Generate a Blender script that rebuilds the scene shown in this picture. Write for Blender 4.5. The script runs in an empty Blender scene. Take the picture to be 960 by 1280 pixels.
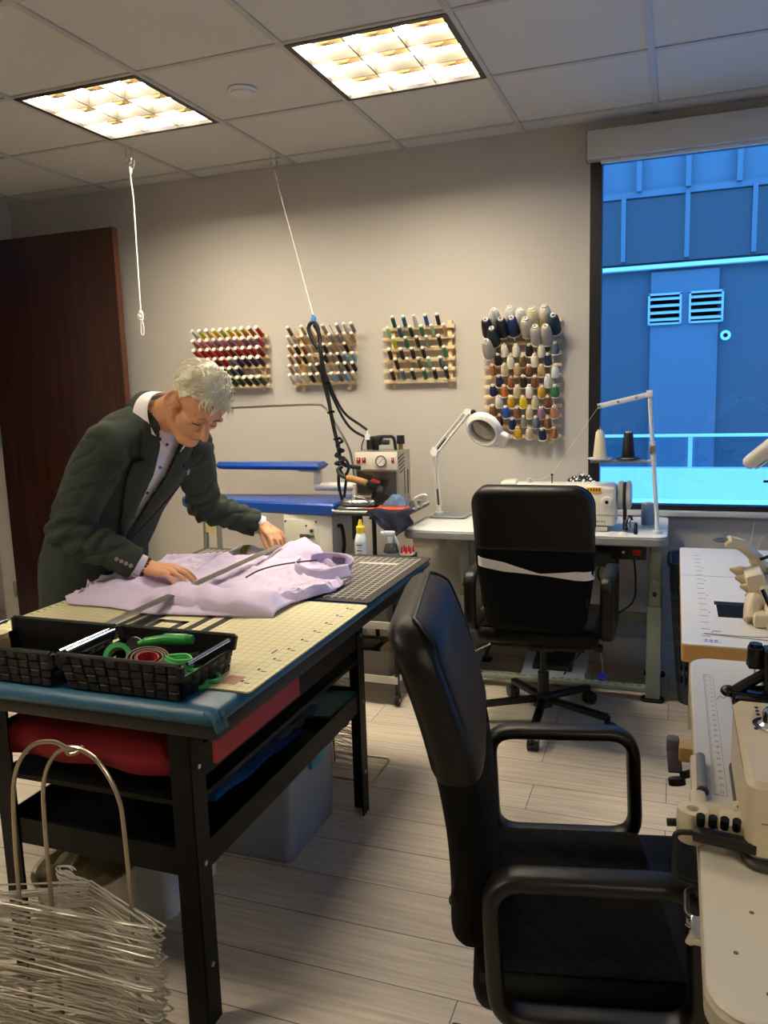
import bpy, bmesh, math, random
from mathutils import Vector, Matrix, Euler, noise
R = math.radians
PI = math.pi
SC = bpy.context.scene
COL = SC.collection
random.seed(7)

# ---------------------------------------------------------------- materials
def lin(c):
    if isinstance(c, str):
        c = c.lstrip('#'); c = [int(c[i:i+2], 16) / 255 for i in (0, 2, 4)]
    return [x / 12.92 if x <= .04045 else ((x + .055) / 1.055) ** 2.4 for x in c] + [1]

def mat(name, col, rough=.5, metal=0., bump=0., bscale=200., var=0., vscale=20., spec=None, trans=0., coat=0.):
    m = bpy.data.materials.new(name); m.use_nodes = True
    nt = m.node_tree; b = nt.nodes['Principled BSDF']
    b.inputs['Base Color'].default_value = lin(col)
    b.inputs['Roughness'].default_value = rough
    b.inputs['Metallic'].default_value = metal
    if spec is not None: b.inputs['Specular IOR Level'].default_value = spec
    if trans: b.inputs['Transmission Weight'].default_value = trans
    if coat: b.inputs['Coat Weight'].default_value = coat
    if bump or var:
        tc = nt.nodes.new('ShaderNodeTexCoord')
        if bump:
            n = nt.nodes.new('ShaderNodeTexNoise'); n.inputs['Scale'].default_value = bscale; n.inputs['Detail'].default_value = 3
            nt.links.new(tc.outputs['Object'], n.inputs['Vector'])
            bp = nt.nodes.new('ShaderNodeBump'); bp.inputs['Strength'].default_value = bump; bp.inputs['Distance'].default_value = .01
            nt.links.new(n.outputs['Fac'], bp.inputs['Height']); nt.links.new(bp.outputs['Normal'], b.inputs['Normal'])
        if var:
            n2 = nt.nodes.new('ShaderNodeTexNoise'); n2.inputs['Scale'].default_value = vscale; n2.inputs['Detail'].default_value = 4
            nt.links.new(tc.outputs['Object'], n2.inputs['Vector'])
            mx = nt.nodes.new('ShaderNodeMix'); mx.data_type = 'RGBA'
            c = lin(col)
            mx.inputs['A'].default_value = [x * (1 - var) for x in c[:3]] + [1]
            mx.inputs['B'].default_value = [min(1, x * (1 + var)) for x in c[:3]] + [1]
            nt.links.new(n2.outputs['Fac'], mx.inputs['Factor']); nt.links.new(mx.outputs['Result'], b.inputs['Base Color'])
    return m

def emit(name, col, strength):
    m = bpy.data.materials.new(name); m.use_nodes = True
    nt = m.node_tree; nt.nodes.remove(nt.nodes['Principled BSDF'])
    e = nt.nodes.new('ShaderNodeEmission'); e.inputs['Color'].default_value = lin(col); e.inputs['Strength'].default_value = strength
    nt.links.new(e.outputs[0], nt.nodes['Material Output'].inputs['Surface'])
    return m

def clear(name, tint='#ffffff', refl=.5, rough=0., body=0., bodycol='#ffffff'):
    """thin clear sheet: mostly transparent, Fresnel reflection, optional milky body"""
    m = bpy.data.materials.new(name); m.use_nodes = True
    nt = m.node_tree; nt.nodes.remove(nt.nodes['Principled BSDF'])
    t = nt.nodes.new('ShaderNodeBsdfTransparent'); t.inputs['Color'].default_value = lin(tint)
    g = nt.nodes.new('ShaderNodeBsdfGlossy'); g.inputs['Roughness'].default_value = rough
    lw = nt.nodes.new('ShaderNodeFresnel'); lw.inputs['IOR'].default_value = 1.45
    mu = nt.nodes.new('ShaderNodeMath'); mu.operation = 'MULTIPLY'; mu.inputs[1].default_value = refl
    nt.links.new(lw.outputs[0], mu.inputs[0])
    mx = nt.nodes.new('ShaderNodeMixShader')
    nt.links.new(mu.outputs[0], mx.inputs['Fac']); nt.links.new(t.outputs[0], mx.inputs[1]); nt.links.new(g.outputs[0], mx.inputs[2])
    out = mx
    if body:
        d = nt.nodes.new('ShaderNodeBsdfTranslucent'); d.inputs['Color'].default_value = lin(bodycol)
        d2 = nt.nodes.new('ShaderNodeBsdfDiffuse'); d2.inputs['Color'].default_value = lin(bodycol)
        ad = nt.nodes.new('ShaderNodeMixShader'); ad.inputs['Fac'].default_value = .5
        nt.links.new(d.outputs[0], ad.inputs[1]); nt.links.new(d2.outputs[0], ad.inputs[2])
        m2 = nt.nodes.new('ShaderNodeMixShader'); m2.inputs['Fac'].default_value = body
        nt.links.new(mx.outputs[0], m2.inputs[1]); nt.links.new(ad.outputs[0], m2.inputs[2]); out = m2
    nt.links.new(out.outputs[0], nt.nodes['Material Output'].inputs['Surface'])
    return m

_mc = {}
def M(col, rough=.5, metal=0., **k):
    key = (str(col), rough, metal, tuple(sorted(k.items())))
    if key not in _mc: _mc[key] = mat('mat_%d' % len(_mc), col, rough, metal, **k)
    return _mc[key]

# ---------------------------------------------------------------- mesh builder
def rotm(rot): return Euler(rot).to_matrix().to_4x4()
def frame_z(d):
    d = Vector(d).normalized()
    a = Vector((0, 0, 1)) if abs(d.z) < .95 else Vector((1, 0, 0))
    x = a.cross(d).normalized(); y = d.cross(x)
    return Matrix((x, y, d)).transposed()

class MB:
    def __init__(s): s.v = []; s.f = []; s.mi = []
    def add(s, vs, fs, mi=0, X=None):
        o = len(s.v)
        for v in vs:
            v = Vector(v)
            s.v.append(X @ v if X else v)
        for f in fs: s.f.append([i + o for i in f]); s.mi.append(mi)
        return s
    def box(s, c, size, rot=None, bev=0., seg=2, mi=0, taper=None):
        bm = bmesh.new(); bmesh.ops.create_cube(bm, size=1)
        for v in bm.verts:
            v.co = Vector((v.co.x * size[0], v.co.y * size[1], v.co.z * size[2]))
            if taper and v.co.z > 0: v.co.x *= taper; v.co.y *= taper
        if bev:
            bmesh.ops.bevel(bm, geom=bm.edges[:], offset=min(bev, min(size) * .49), segments=seg, affect='EDGES', profile=.5)
        X = Matrix.Translation(c) @ (rotm(rot) if rot else Matrix())
        bm.verts.ensure_lookup_table()
        s.add([v.co for v in bm.verts], [[v.index for v in f.verts] for f in bm.faces], mi, X); bm.free(); return s
    def bar(s, p0, p1, w, t, bev=0., mi=0, up=(0, 0, 1)):
        """rectangular bar between two points, w sideways, t along up"""
        p0 = Vector(p0); p1 = Vector(p1); d = p1 - p0; L = d.length; d.normalize(); u = Vector(up)
        sx = d.cross(u); 
        if sx.length < 1e-4: sx = d.cross(Vector((1, 0, 0)))
        sx.normalize(); uu = sx.cross(d)
        X = Matrix((d, sx, uu)).transposed().to_4x4(); X.translation = (p0 + p1) / 2
        b = MB().box((0, 0, 0), (L, w, t), bev=bev); return s.add(b.v, b.f, mi, X)
    def cyl(s, p0, p1, r0, r1=None, n=16, mi=0, caps=True):
        p0 = Vector(p0); p1 = Vector(p1); r1 = r0 if r1 is None else r1
        m = frame_z(p1 - p0); vs = []
        for p, r in ((p0, r0), (p1, r1)):
            for i in range(n):
                a = 2 * PI * i / n; vs.append(p + m @ Vector((r * math.cos(a), r * math.sin(a), 0)))
        fs = [[i, (i + 1) % n, n + (i + 1) % n, n + i] for i in range(n)]
        if caps: fs += [list(range(n))[::-1], list(range(n, 2 * n))]
        return s.add(vs, fs, mi)
    def lathe(s, prof, n=20, loc=(0, 0, 0), axis=(0, 0, 1), mi=0, closed=False):
        m = frame_z(axis); loc = Vector(loc); vs = []; k = len(prof)
        for r, z in prof:
            for i in range(n):
                a = 2 * PI * i / n; vs.append(loc + m @ Vector((max(r, 1e-5) * math.cos(a), max(r, 1e-5) * math.sin(a), z)))
        fs = []
        for j in range(k if closed else k - 1):
            j2 = (j + 1) % k
            for i in range(n): fs.append([j * n + i, j * n + (i + 1) % n, j2 * n + (i + 1) % n, j2 * n + i])
        if not closed: fs += [list(range(n))[::-1], list(range((k - 1) * n, k * n))]
        return s.add(vs, fs, mi)
    def tube(s, pts, r, n=8, closed=False, mi=0, flat=None):
        """tube along pts; r number or list; flat=(a,b) elliptical scale"""
        pts = [Vector(p) for p in pts]; k = len(pts)
        rr = r if isinstance(r, (list, tuple)) else [r] * k
        tan = []
        for i in range(k):
            a = pts[(i - 1) % k] if (closed or i) else pts[i]
            b = pts[(i + 1) % k] if (closed or i < k - 1) else pts[i]
            d = b - a; tan.append(d.normalized() if d.length > 1e-9 else Vector((0, 0, 1)))
        m = frame_z(tan[0]); x = m @ Vector((1, 0, 0)); vs = []
        fa, fb = flat or (1, 1)
        for i in range(k):
            x = (x - tan[i] * x.dot(tan[i])).normalized(); y = tan[i].cross(x)
            for j in range(n):
                a = 2 * PI * j / n
                vs.append(pts[i] + x * (rr[i] * fa * math.cos(a)) + y * (rr[i] * fb * math.sin(a)))
        fs = []
        for i in range(k if closed else k - 1):
            i2 = (i + 1) % k
            for j in range(n): fs.append([i * n + j, i * n + (j + 1) % n, i2 * n + (j + 1) % n, i2 * n + j])
        if not closed: fs += [list(range(n))[::-1], list(range((k - 1) * n, k * n))]
        return s.add(vs, fs, mi)
    def ball(s, c, r, nu=16, nv=10, mi=0, rot=None):
        r = (r, r, r) if isinstance(r, (int, float)) else r
        X = Matrix.Translation(c) @ (rotm(rot) if rot and not isinstance(rot, Matrix) else (rot.to_4x4() if rot else Matrix()))
        vs = [(0, 0, -r[2])]
        for j in range(1, nv):
            t = -PI / 2 + PI * j / nv
            for i in range(nu):
                a = 2 * PI * i / nu; vs.append((r[0] * math.cos(t) * math.cos(a), r[1] * math.cos(t) * math.sin(a), r[2] * math.sin(t)))
        vs.append((0, 0, r[2])); fs = []
        for i in range(nu):
            fs.append([0, 1 + (i + 1) % nu, 1 + i])
            for j in range(nv - 2):
                a = 1 + j * nu; fs.append([a + i, a + (i + 1) % nu, a + nu + (i + 1) % nu, a + nu + i])
            a = 1 + (nv - 2) * nu; fs.append([a + i, a + (i + 1) % nu, len(vs) - 1])
        return s.add(vs, fs, mi, X)
    def prism(s, poly, z0, z1, X=None, mi=0, bev=0.):
        n = len(poly)
        if bev:
            ins = inset(poly, bev); k = bev
            rings = [(ins, z0), (poly, z0 + k), (poly, z1 - k), (ins, z1)]
        else: rings = [(poly, z0), (poly, z1)]
        vs = []; fs = []
        for pl, z in rings: vs += [(p[0], p[1], z) for p in pl]
        for j in range(len(rings) - 1):
            for i in range(n): fs.append([j * n + i, j * n + (i + 1) % n, (j + 1) * n + (i + 1) % n, (j + 1) * n + i])
        k = (len(rings) - 1) * n
        fs += [list(range(n))[::-1], list(range(k, k + n))]
        return s.add(vs, fs, mi, X)
    def sheet(s, fn, nu, nv, thick=0., mi=0):
        """grid surface fn(u,v) with u,v in 0..1; thick extrudes straight down its normal"""
        P = [[Vector(fn(i / nu, j / nv)) for j in range(nv + 1)] for i in range(nu + 1)]
        vs = [p for row in P for p in row]; w = nv + 1
        fs = [[i * w + j, (i + 1) * w + j, (i + 1) * w + j + 1, i * w + j + 1] for i in range(nu) for j in range(nv)]
        if thick:
            N = []
            for i in range(nu + 1):
                for j in range(nv + 1):
                    a = P[min(i + 1, nu)][j] - P[max(i - 1, 0)][j]; b = P[i][min(j + 1, nv)] - P[i][max(j - 1, 0)]
                    nn = a.cross(b); N.append(nn.normalized() if nn.length > 1e-12 else Vector((0, 0, 1)))
            o = len(vs); vs += [v - n * thick for v, n in zip(vs, N)]
            fs += [[q + o for q in f][::-1] for f in fs[:]]
            edge = [i * w for i in range(nu + 1)] + [nu * w + j for j in range(1, w)] + [i * w + nv for i in range(nu - 1, -1, -1)] + [j for j in range(nv - 1, 0, -1)]
            m = len(edge)
            fs += [[edge[i], edge[(i + 1) % m], edge[(i + 1) % m] + o, edge[i] + o][::-1] for i in range(m)]
        return s.add(vs, fs, mi)
    def join(s, o, X=None, mi=None):
        off = len(s.v)
        s.v += [X @ v if X else v for v in o.v]
        s.f += [[i + off for i in f] for f in o.f]; s.mi += [m if mi is None else mi for m in o.mi]; return s
    def xf(s, X): s.v = [X @ v for v in s.v]; return s
    def mesh(s, name, mats=None, ang=35, fix=True):
        me = bpy.data.meshes.new(name); me.from_pydata([tuple(v) for v in s.v], [], s.f)
        for m in (mats or []): me.materials.append(m)
        if any(s.mi): me.polygons.foreach_set('material_index', s.mi)
        if fix:
            bm = bmesh.new(); bm.from_mesh(me); bmesh.ops.recalc_face_normals(bm, faces=bm.faces[:]); bm.to_mesh(me); bm.free()
        if ang:
            me.shade_smooth()
            if ang < 180: me.set_sharp_from_angle(angle=R(ang))
        me.update(); return me

def inset(poly, d):
    out = []; n = len(poly)
    ar = sum(poly[i][0] * poly[(i + 1) % n][1] - poly[(i + 1) % n][0] * poly[i][1] for i in range(n))
    sg = 1 if ar > 0 else -1
    for i in range(n):
        a = Vector(poly[i - 1]).to_2d(); b = Vector(poly[i]).to_2d(); c = Vector(poly[(i + 1) % n]).to_2d()
        e1 = (b - a); e2 = (c - b)
        if e1.length < 1e-9: e1 = e2
        if e2.length < 1e-9: e2 = e1
        e1.normalize(); e2.normalize()
        n1 = Vector((-e1.y, e1.x)) * sg; n2 = Vector((-e2.y, e2.x)) * sg
        m = (n1 + n2); m = m / max(m.length_squared, .2) * 2
        out.append((b.x + m.x * d, b.y + m.y * d))
    return out

def rrect(w, h, r, n=5, c=(0, 0)):
    out = []
    for cx, cy, a0 in ((w/2 - r, h/2 - r, 0), (-w/2 + r, h/2 - r, 90), (-w/2 + r, -h/2 + r, 180), (w/2 - r, -h/2 + r, 270)):
        for i in range(n + 1):
            a = R(a0 + 90 * i / n); out.append((c[0] + cx + r * math.cos(a), c[1] + cy + r * math.sin(a)))
    return out

def bez(pts, n=8, closed=False):
    """Catmull-Rom through pts"""
    P = [Vector(p) for p in pts]; k = len(P); out = []
    for i in range(k if closed else k - 1):
        p0 = P[(i - 1) % k] if (closed or i) else P[0] * 2 - P[1]
        p1 = P[i]; p2 = P[(i + 1) % k]; p3 = P[(i + 2) % k] if (closed or i < k - 2) else P[-1] * 2 - P[-2]
        for j in range(n):
            t = j / n
            out.append(.5 * ((2 * p1) + (p2 - p0) * t + (2 * p0 - 5 * p1 + 4 * p2 - p3) * t * t + (3 * p1 - p0 - 3 * p2 + p3) * t ** 3))
    if not closed: out.append(P[-1])
    return out

def arcpath(pts, r, n=5, closed=False):
    """polyline with rounded corners of radius r"""
    P = [Vector(p) for p in pts]; k = len(P); out = []
    for i in range(k):
        if not closed and i in (0, k - 1): out.append(P[i]); continue
        a = P[i - 1]; b = P[i]; c = P[(i + 1) % k]
        d1 = (a - b); d2 = (c - b); rr = min(r, d1.length * .49, d2.length * .49)
        p = b + d1.normalized() * rr; q = b + d2.normalized() * rr
        for j in range(n + 1):
            t = j / n; out.append(p * (1 - t) ** 2 + b * 2 * t * (1 - t) + q * t * t)
    return out

# ---------------------------------------------------------------- objects
def link(o, parent=None):
    COL.objects.link(o)
    if parent is not None: o.parent = parent
    return o
def props(o, label, cat, group=None, kind=None):
    if label: o['label'] = label
    if cat: o['category'] = cat
    if group: o['group'] = group
    if kind: o['kind'] = kind
    return o
def thing(name, label, cat, loc=(0, 0, 0), rz=0., group=None):
    o = bpy.data.objects.new(name, None); o.empty_display_size = .05
    o.location = loc; o.rotation_euler = (0, 0, rz); link(o); return props(o, label, cat, group)
def wmat(o):
    m = Matrix.Translation(o.location) @ o.rotation_euler.to_matrix().to_4x4()
    return wmat(o.parent) @ m if o.parent else m
def part(name, mb, mats, parent, world=False, ang=35, label=None, kind=None, fix=True):
    if not isinstance(mats, (list, tuple)): mats = [mats]
    if world: mb.xf(wmat(parent).inverted())
    o = bpy.data.objects.new(name, mb.mesh(name, mats, ang, fix)); link(o, parent)
    if label: o['label'] = label
    if kind: o['kind'] = kind
    return o
def solo(name, mb, mats, label, cat, loc=None, rz=0., group=None, ang=35, kind=None, fix=True):
    """thing that is one mesh; mesh given in local coordinates about loc"""
    if not isinstance(mats, (list, tuple)): mats = [mats]
    o = bpy.data.objects.new(name, mb.mesh(name, mats, ang, fix)); link(o)
    if loc is not None: o.location = loc
    o.rotation_euler = (0, 0, rz)
    return props(o, label, cat, group, kind)
def struct(name, mb, mats, parent=None, ang=35):
    if not isinstance(mats, (list, tuple)): mats = [mats]
    o = bpy.data.objects.new(name, mb.mesh(name, mats, ang)); link(o, parent); o['kind'] = 'structure'; return o
def kids(o): return [c for c in COL.objects if c.parent == o]
def dup(root, loc, rz, label, group=None):
    r = root.copy(); COL.objects.link(r); r.location = loc; r.rotation_euler = (0, 0, rz); r['label'] = label
    if group: r['group'] = group
    for ch in list(root.children):
        c = ch.copy(); COL.objects.link(c); c.parent = r
        for g in list(ch.children):
            d = g.copy(); COL.objects.link(d); d.parent = c
    return r
def fuse(mb, voxel, smooth=4, name='fused', factor=.5):
    """one continuous skin over overlapping shapes, returned as builder"""
    me = mb.mesh(name, [], 0); o = bpy.data.objects.new(name, me); COL.objects.link(o)
    r = o.modifiers.new('r', 'REMESH'); r.mode = 'VOXEL'; r.voxel_size = voxel
    if smooth:
        s = o.modifiers.new('s', 'SMOOTH'); s.iterations = smooth; s.factor = factor
    dg = bpy.context.evaluated_depsgraph_get(); dg.update()
    em = o.evaluated_get(dg).to_mesh()
    out = MB(); out.v = [v.co.copy() for v in em.vertices]; out.f = [list(p.vertices) for p in em.polygons]; out.mi = [0] * len(out.f)
    o.evaluated_get(dg).to_mesh_clear(); bpy.data.objects.remove(o); bpy.data.meshes.remove(me)
    return out
def text_mb(s, size, depth=.0006, align='CENTER'):
    cu = bpy.data.curves.new('t', 'FONT'); cu.body = s; cu.size = size; cu.extrude = depth; cu.align_x = align; cu.align_y = 'CENTER'
    cu.resolution_u = 2
    o = bpy.data.objects.new('t', cu); COL.objects.link(o)
    dg = bpy.context.evaluated_depsgraph_get(); dg.update()
    em = o.evaluated_get(dg).to_mesh()
    out = MB(); out.v = [v.co.copy() for v in em.vertices]; out.f = [list(p.vertices) for p in em.polygons]; out.mi = [0] * len(out.f)
    o.evaluated_get(dg).to_mesh_clear(); bpy.data.objects.remove(o); bpy.data.curves.remove(cu)
    return out
def onwall(x, y, z, face='-y', s=1.):
    """matrix placing XY text on a vertical face"""
    if face == '-y': m = Matrix(((1, 0, 0), (0, 0, -1), (0, 1, 0)))
    elif face == '-x': m = Matrix(((0, 0, -1), (-1, 0, 0), (0, 1, 0)))
    elif face == '+x': m = Matrix(((0, 0, 1), (1, 0, 0), (0, 1, 0)))
    elif face == '+z': m = Matrix.Identity(3)
    return Matrix.Translation((x, y, z)) @ m.to_4x4() @ Matrix.Scale(s, 4)

# ---------------------------------------------------------------- common materials
BLACK = M('#0c0c0d', .45); BLACKGL = M('#08080a', .25); DMETAL = M('#141312', .4, .3)
CHROME = M('#d8d8d8', .18, 1.); STEEL = M('#a8a8a8', .32, 1.); WHITE = M('#ecebe6', .45); WHITEP = M('#f2f1ec', .3)
CREAM = M('#e6d8b4', .4); GREENGREY = M('#8f9a86', .45); BRASS = M('#b08a3e', .35, .9)
RUBBER = M('#111111', .8)

# ---------------------------------------------------------------- camera
yaw, pitch, roll = -.353415588, .152666369, -.031669595
cy, sy, cp, sp = math.cos(yaw), math.sin(yaw), math.cos(pitch), math.sin(pitch)
F = Vector((sy * cp, cy * cp, -sp)); R0 = Vector((cy, -sy, 0)); U0 = R0.cross(F)
Rv = R0 * math.cos(roll) + U0 * math.sin(roll); Uv = -R0 * math.sin(roll) + U0 * math.cos(roll)
cam = bpy.data.cameras.new('camera'); cam.sensor_width = 36; cam.lens = 992.076 * 36 / 1280; cam.clip_start = .02
camo = bpy.data.objects.new('camera', cam); COL.objects.link(camo)
mw = Matrix((Rv, Uv, -F)).transposed().to_4x4(); mw.translation = (0, 0, 1.43)
camo.matrix_world = mw; SC.camera = camo
SC.view_settings.view_transform = 'Standard'; SC.view_settings.look = 'None'; SC.view_settings.gamma = 1
SC.view_settings.use_curve_mapping = False; SC.view_settings.exposure = .68
# ================================================================ room
CEIL = 2.643; WY = 4.08; LX = -3.93; RX = 2.7; BY = -2.6
# --- floor material: pale grey-brown planks running along X
def floor_mat():
    m = bpy.data.materials.new('plank_floor'); m.use_nodes = True; nt = m.node_tree; b = nt.nodes['Principled BSDF']
    N = nt.nodes.new; L = nt.links.new
    tc = N('ShaderNodeTexCoord'); mp = N('ShaderNodeMapping'); L(tc.outputs['Object'], mp.inputs['Vector'])
    br = N('ShaderNodeTexBrick'); br.offset = .37; br.inputs['Scale'].default_value = 1.; br.inputs['Brick Width'].default_value = 1.22
    br.inputs['Row Height'].default_value = .18; br.inputs['Mortar Size'].default_value = .0016; br.inputs['Mortar Smooth'].default_value = .1
    br.inputs['Color1'].default_value = lin('#c6baa7'); br.inputs['Color2'].default_value = lin('#d3c7b3'); br.inputs['Mortar'].default_value = lin('#6c6255')
    L(mp.outputs[0], br.inputs['Vector'])
    m2 = N('ShaderNodeMapping'); m2.inputs['Scale'].default_value = (1.6, 34, 1); L(tc.outputs['Object'], m2.inputs['Vector'])
    n = N('ShaderNodeTexNoise'); n.inputs['Scale'].default_value = 2.2; n.inputs['Detail'].default_value = 8; n.inputs['Distortion'].default_value = .6
    L(m2.outputs[0], n.inputs['Vector'])
    cr = N('ShaderNodeValToRGB'); cr.color_ramp.elements[0].position = .32; cr.color_ramp.elements[0].color = (.66, .64, .62, 1)
    cr.color_ramp.elements[1].position = .62; cr.color_ramp.elements[1].color = (1.05, 1.05, 1.05, 1)
    L(n.outputs['Fac'], cr.inputs['Fac'])
    mx = N('ShaderNodeMix'); mx.data_type = 'RGBA'; mx.blend_type = 'MULTIPLY'; mx.inputs['Factor'].default_value = .7
    L(br.outputs['Color'], mx.inputs['A']); L(cr.outputs['Color'], mx.inputs['B']); L(mx.outputs['Result'], b.inputs['Base Color'])
    b.inputs['Roughness'].default_value = .38
    bp = N('ShaderNodeBump'); bp.inputs['Strength'].default_value = .12; bp.inputs['Distance'].default_value = .004
    L(n.outputs['Fac'], bp.inputs['Height']); L(bp.outputs['Normal'], b.inputs['Normal'])
    return m
struct('floor', MB().box((-2, .74, -.05), (10, 7.0, .1)), floor_mat())
WALLC = mat('wall_paint', '#bdb8ae', .75, bump=.06, bscale=350)
CEILC = mat('ceiling_tile', '#cbc8c0', .9, bump=.15, bscale=260, var=.03, vscale=160)
TBAR = M('#b3b1ab', .5)
# ceiling: lay-in tiles of 0.61 m with light openings; nodes at X0+i*T, Y0+j*T
T = .61; X0 = -2.554; Y0 = 2.7164
LIGHTS = [(0, 0), (2, 0), (0, -4), (6, -6)]   # tile index (col,row): tile spans node row..row+1
cb = MB(); tb = MB()
for i in range(-3, 9):
    for j in range(-9, 3):
        if (i, j) in LIGHTS: continue
        xa, xb = max(LX, X0 + i * T), min(RX, X0 + (i + 1) * T); ya, yb = max(BY, Y0 + j * T), min(WY, Y0 + (j + 1) * T)
        if xb - xa > .01 and yb - ya > .01: cb.box(((xa + xb) / 2, (ya + yb) / 2, CEIL + .012), (xb - xa - .004, yb - ya - .004, .02))
cb.box((-2, .74, CEIL + .15), (10, 7, .04))
for i in range(-2, 9):
    x = X0 + i * T
    if LX < x < RX: tb.box((x, (BY + WY) / 2, CEIL + .001), (.024, WY - BY, .012))
for j in range(-8, 3):
    y = Y0 + j * T
    if BY < y < WY: tb.box(((LX + RX) / 2, y, CEIL + .002), (RX - LX, .0235, .010))
ceil = struct('ceiling', cb, CEILC, ang=0)
struct('ceiling_grid', tb, TBAR, ceil, ang=0)
# back wall with the big window at the right and the one of the next office at the left
WX0, WX1, WZ0, WZ1 = -.405, 1.75, .805, 2.50
VX0, VX1, VZ0 = -5.9, -4.075, .86
w = MB(); t = .16; yc = WY + t / 2
w.box(((VX1 + WX0) / 2, yc, (CEIL + .1) / 2), (WX0 - VX1, t, CEIL + .1)); w.box(((WX1 + 3.2) / 2, yc, (CEIL + .1) / 2), (3.2 - WX1, t, CEIL + .1))
w.box(((WX0 + WX1) / 2, yc, WZ0 / 2), (WX1 - WX0, t, WZ0)); w.box(((WX0 + WX1) / 2, yc, (WZ1 + CEIL + .1) / 2), (WX1 - WX0, t, CEIL + .1 - WZ1))
w.box(((VX0 + VX1) / 2, yc, VZ0 / 2), (VX1 - VX0, t, VZ0)); w.box(((VX0 + VX1) / 2, yc, (WZ1 + CEIL + .1) / 2), (VX1 - VX0, t, CEIL + .1 - WZ1))
w.box(((-7 + VX0) / 2, yc, (CEIL + .1) / 2), (VX0 + 7, t, CEIL + .1))
struct('wall_back', w, WALLC, ang=0)
# left partition with the doorway at its far end
DY0, DY1, DH = 2.90, 3.86, 2.40
w = MB()
w.box((LX - .06, (DY1 + WY) / 2, (CEIL + .1) / 2), (.12, WY - DY1, CEIL + .1)); w.box((LX - .06, (DY0 + BY) / 2, (CEIL + .1) / 2), (.12, DY0 - BY, CEIL + .1))
w.box((LX - .06, (DY0 + DY1) / 2, (DH + CEIL + .1) / 2), (.12, DY1 - DY0, CEIL + .1 - DH))
struct('wall_left', w, WALLC, ang=0)
w = MB(); SY0, SY1 = 1.9, 3.4
w.box((RX + .06, (BY + SY0) / 2, (CEIL + .1) / 2), (.12, SY0 - BY, CEIL + .1)); w.box((RX + .06, (SY1 + WY + .1) / 2, (CEIL + .1) / 2), (.12, WY + .1 - SY1, CEIL + .1))
w.box((RX + .06, (SY0 + SY1) / 2, .4), (.12, SY1 - SY0, .8)); w.box((RX + .06, (SY0 + SY1) / 2, (1.9 + CEIL + .1) / 2), (.12, SY1 - SY0, CEIL + .1 - 1.9))
struct('wall_right', w, WALLC, ang=0)
struct('wall_front', MB().box((-2, BY - .06, (CEIL + .1) / 2), (10, .12, CEIL + .1)), WALLC, ang=0)
struct('wall_far_left', MB().box((-6.9, .74, (CEIL + .1) / 2), (.12, 6.7, CEIL + .1)), WALLC, ang=0)
BBM = M('#c9c2b2', .45)
def bboard(name, x0, x1, y): 
    struct(name, MB().box(((x0 + x1) / 2, y, .0725), (x1 - x0, .014, .145), bev=.003), BBM)
bboard('baseboard_back', LX + .01, RX, WY - .007)
bboard('baseboard_left', -6.8, LX - .13, WY - .007)
# door casing and leaf
CAS = M('#d9d4c6', .4)
d = MB(); 
for y in (DY0 - .006, DY1 + .006): d.box((LX - .06, y, DH / 2), (.15, .03, DH), bev=.004)
d.box((LX - .06, (DY0 + DY1) / 2, DH + .012), (.15, DY1 - DY0 + .04, .03), bev=.004)
struct('trim_1', d, CAS)
def wood_dark():
    m = bpy.data.materials.new('dark_veneer'); m.use_nodes = True; nt = m.node_tree; b = nt.nodes['Principled BSDF']; N = nt.nodes.new; L = nt.links.new
    tc = N('ShaderNodeTexCoord'); mp = N('ShaderNodeMapping'); mp.inputs['Scale'].default_value = (9, 9, .7); L(tc.outputs['Object'], mp.inputs['Vector'])
    n = N('ShaderNodeTexNoise'); n.inputs['Scale'].default_value = 3; n.inputs['Detail'].default_value = 6; L(mp.outputs[0], n.inputs['Vector'])
    cr = N('ShaderNodeValToRGB'); cr.color_ramp.elements[0].color = lin('#20100a'); cr.color_ramp.elements[1].color = lin('#3d2114')
    cr.color_ramp.elements[0].position = .3; cr.color_ramp.elements[1].position = .75
    L(n.outputs['Fac'], cr.inputs['Fac']); L(cr.outputs[0], b.inputs['Base Color']); b.inputs['Roughness'].default_value = .3
    return m
DOORH = 2.372
dl = struct('door_1', MB().box((-3.44, 3.835, DOORH / 2 + .004), (.945, .044, DOORH - .008)), wood_dark())
struct('door_edge', MB().box((-2.9655, 3.835, DOORH / 2 + .004), (.006, .044, DOORH - .008)), M('#5a3220', .4), dl)
for z in (.25, 1.2, 2.15): struct('hinge', MB().cyl((-3.922, 3.806, z - .05), (-3.922, 3.806, z + .05), .009), STEEL, dl)
dh = MB().cyl((-3.03, 3.813, 1.0), (-3.03, 3.765, 1.0), .011).tube(arcpath([(-3.03, 3.765, 1.0), (-3.03, 3.76, 1.0), (-3.14, 3.76, 1.0)], .01), .009, 10)
struct('door_handle', dh, STEEL, dl)
# windows
FRM = M('#0d0f14', .4); SILL = M('#b9bcc0', .45)
PANE = clear('window_glass', '#f4faff', refl=.9)
def window(name, x0, x1, z0, z1, glass=True):
    f = MB(); y = WY + .03
    f.box((x0 + .027, y, (z0 + z1) / 2), (.054, .07, z1 - z0)); f.box((x1 - .027, y, (z0 + z1) / 2), (.054, .07, z1 - z0))
    f.box(((x0 + x1) / 2, y, z0 + .012), (x1 - x0, .07, .024)); f.box(((x0 + x1) / 2, y, z1 - .02), (x1 - x0, .07, .04))
    w_ = struct(name, f, FRM, ang=0)
    struct('pane', MB().box(((x0 + x1) / 2, y + .01, (z0 + z1) / 2), (x1 - x0 - .1, .004, z1 - z0 - .03)), PANE, w_, ang=0)
    struct('sill', MB().box(((x0 + x1) / 2, WY - .015, z0 - .012), (x1 - x0 + .05, .07, .024), bev=.004), SILL, w_)
    return w_
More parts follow.
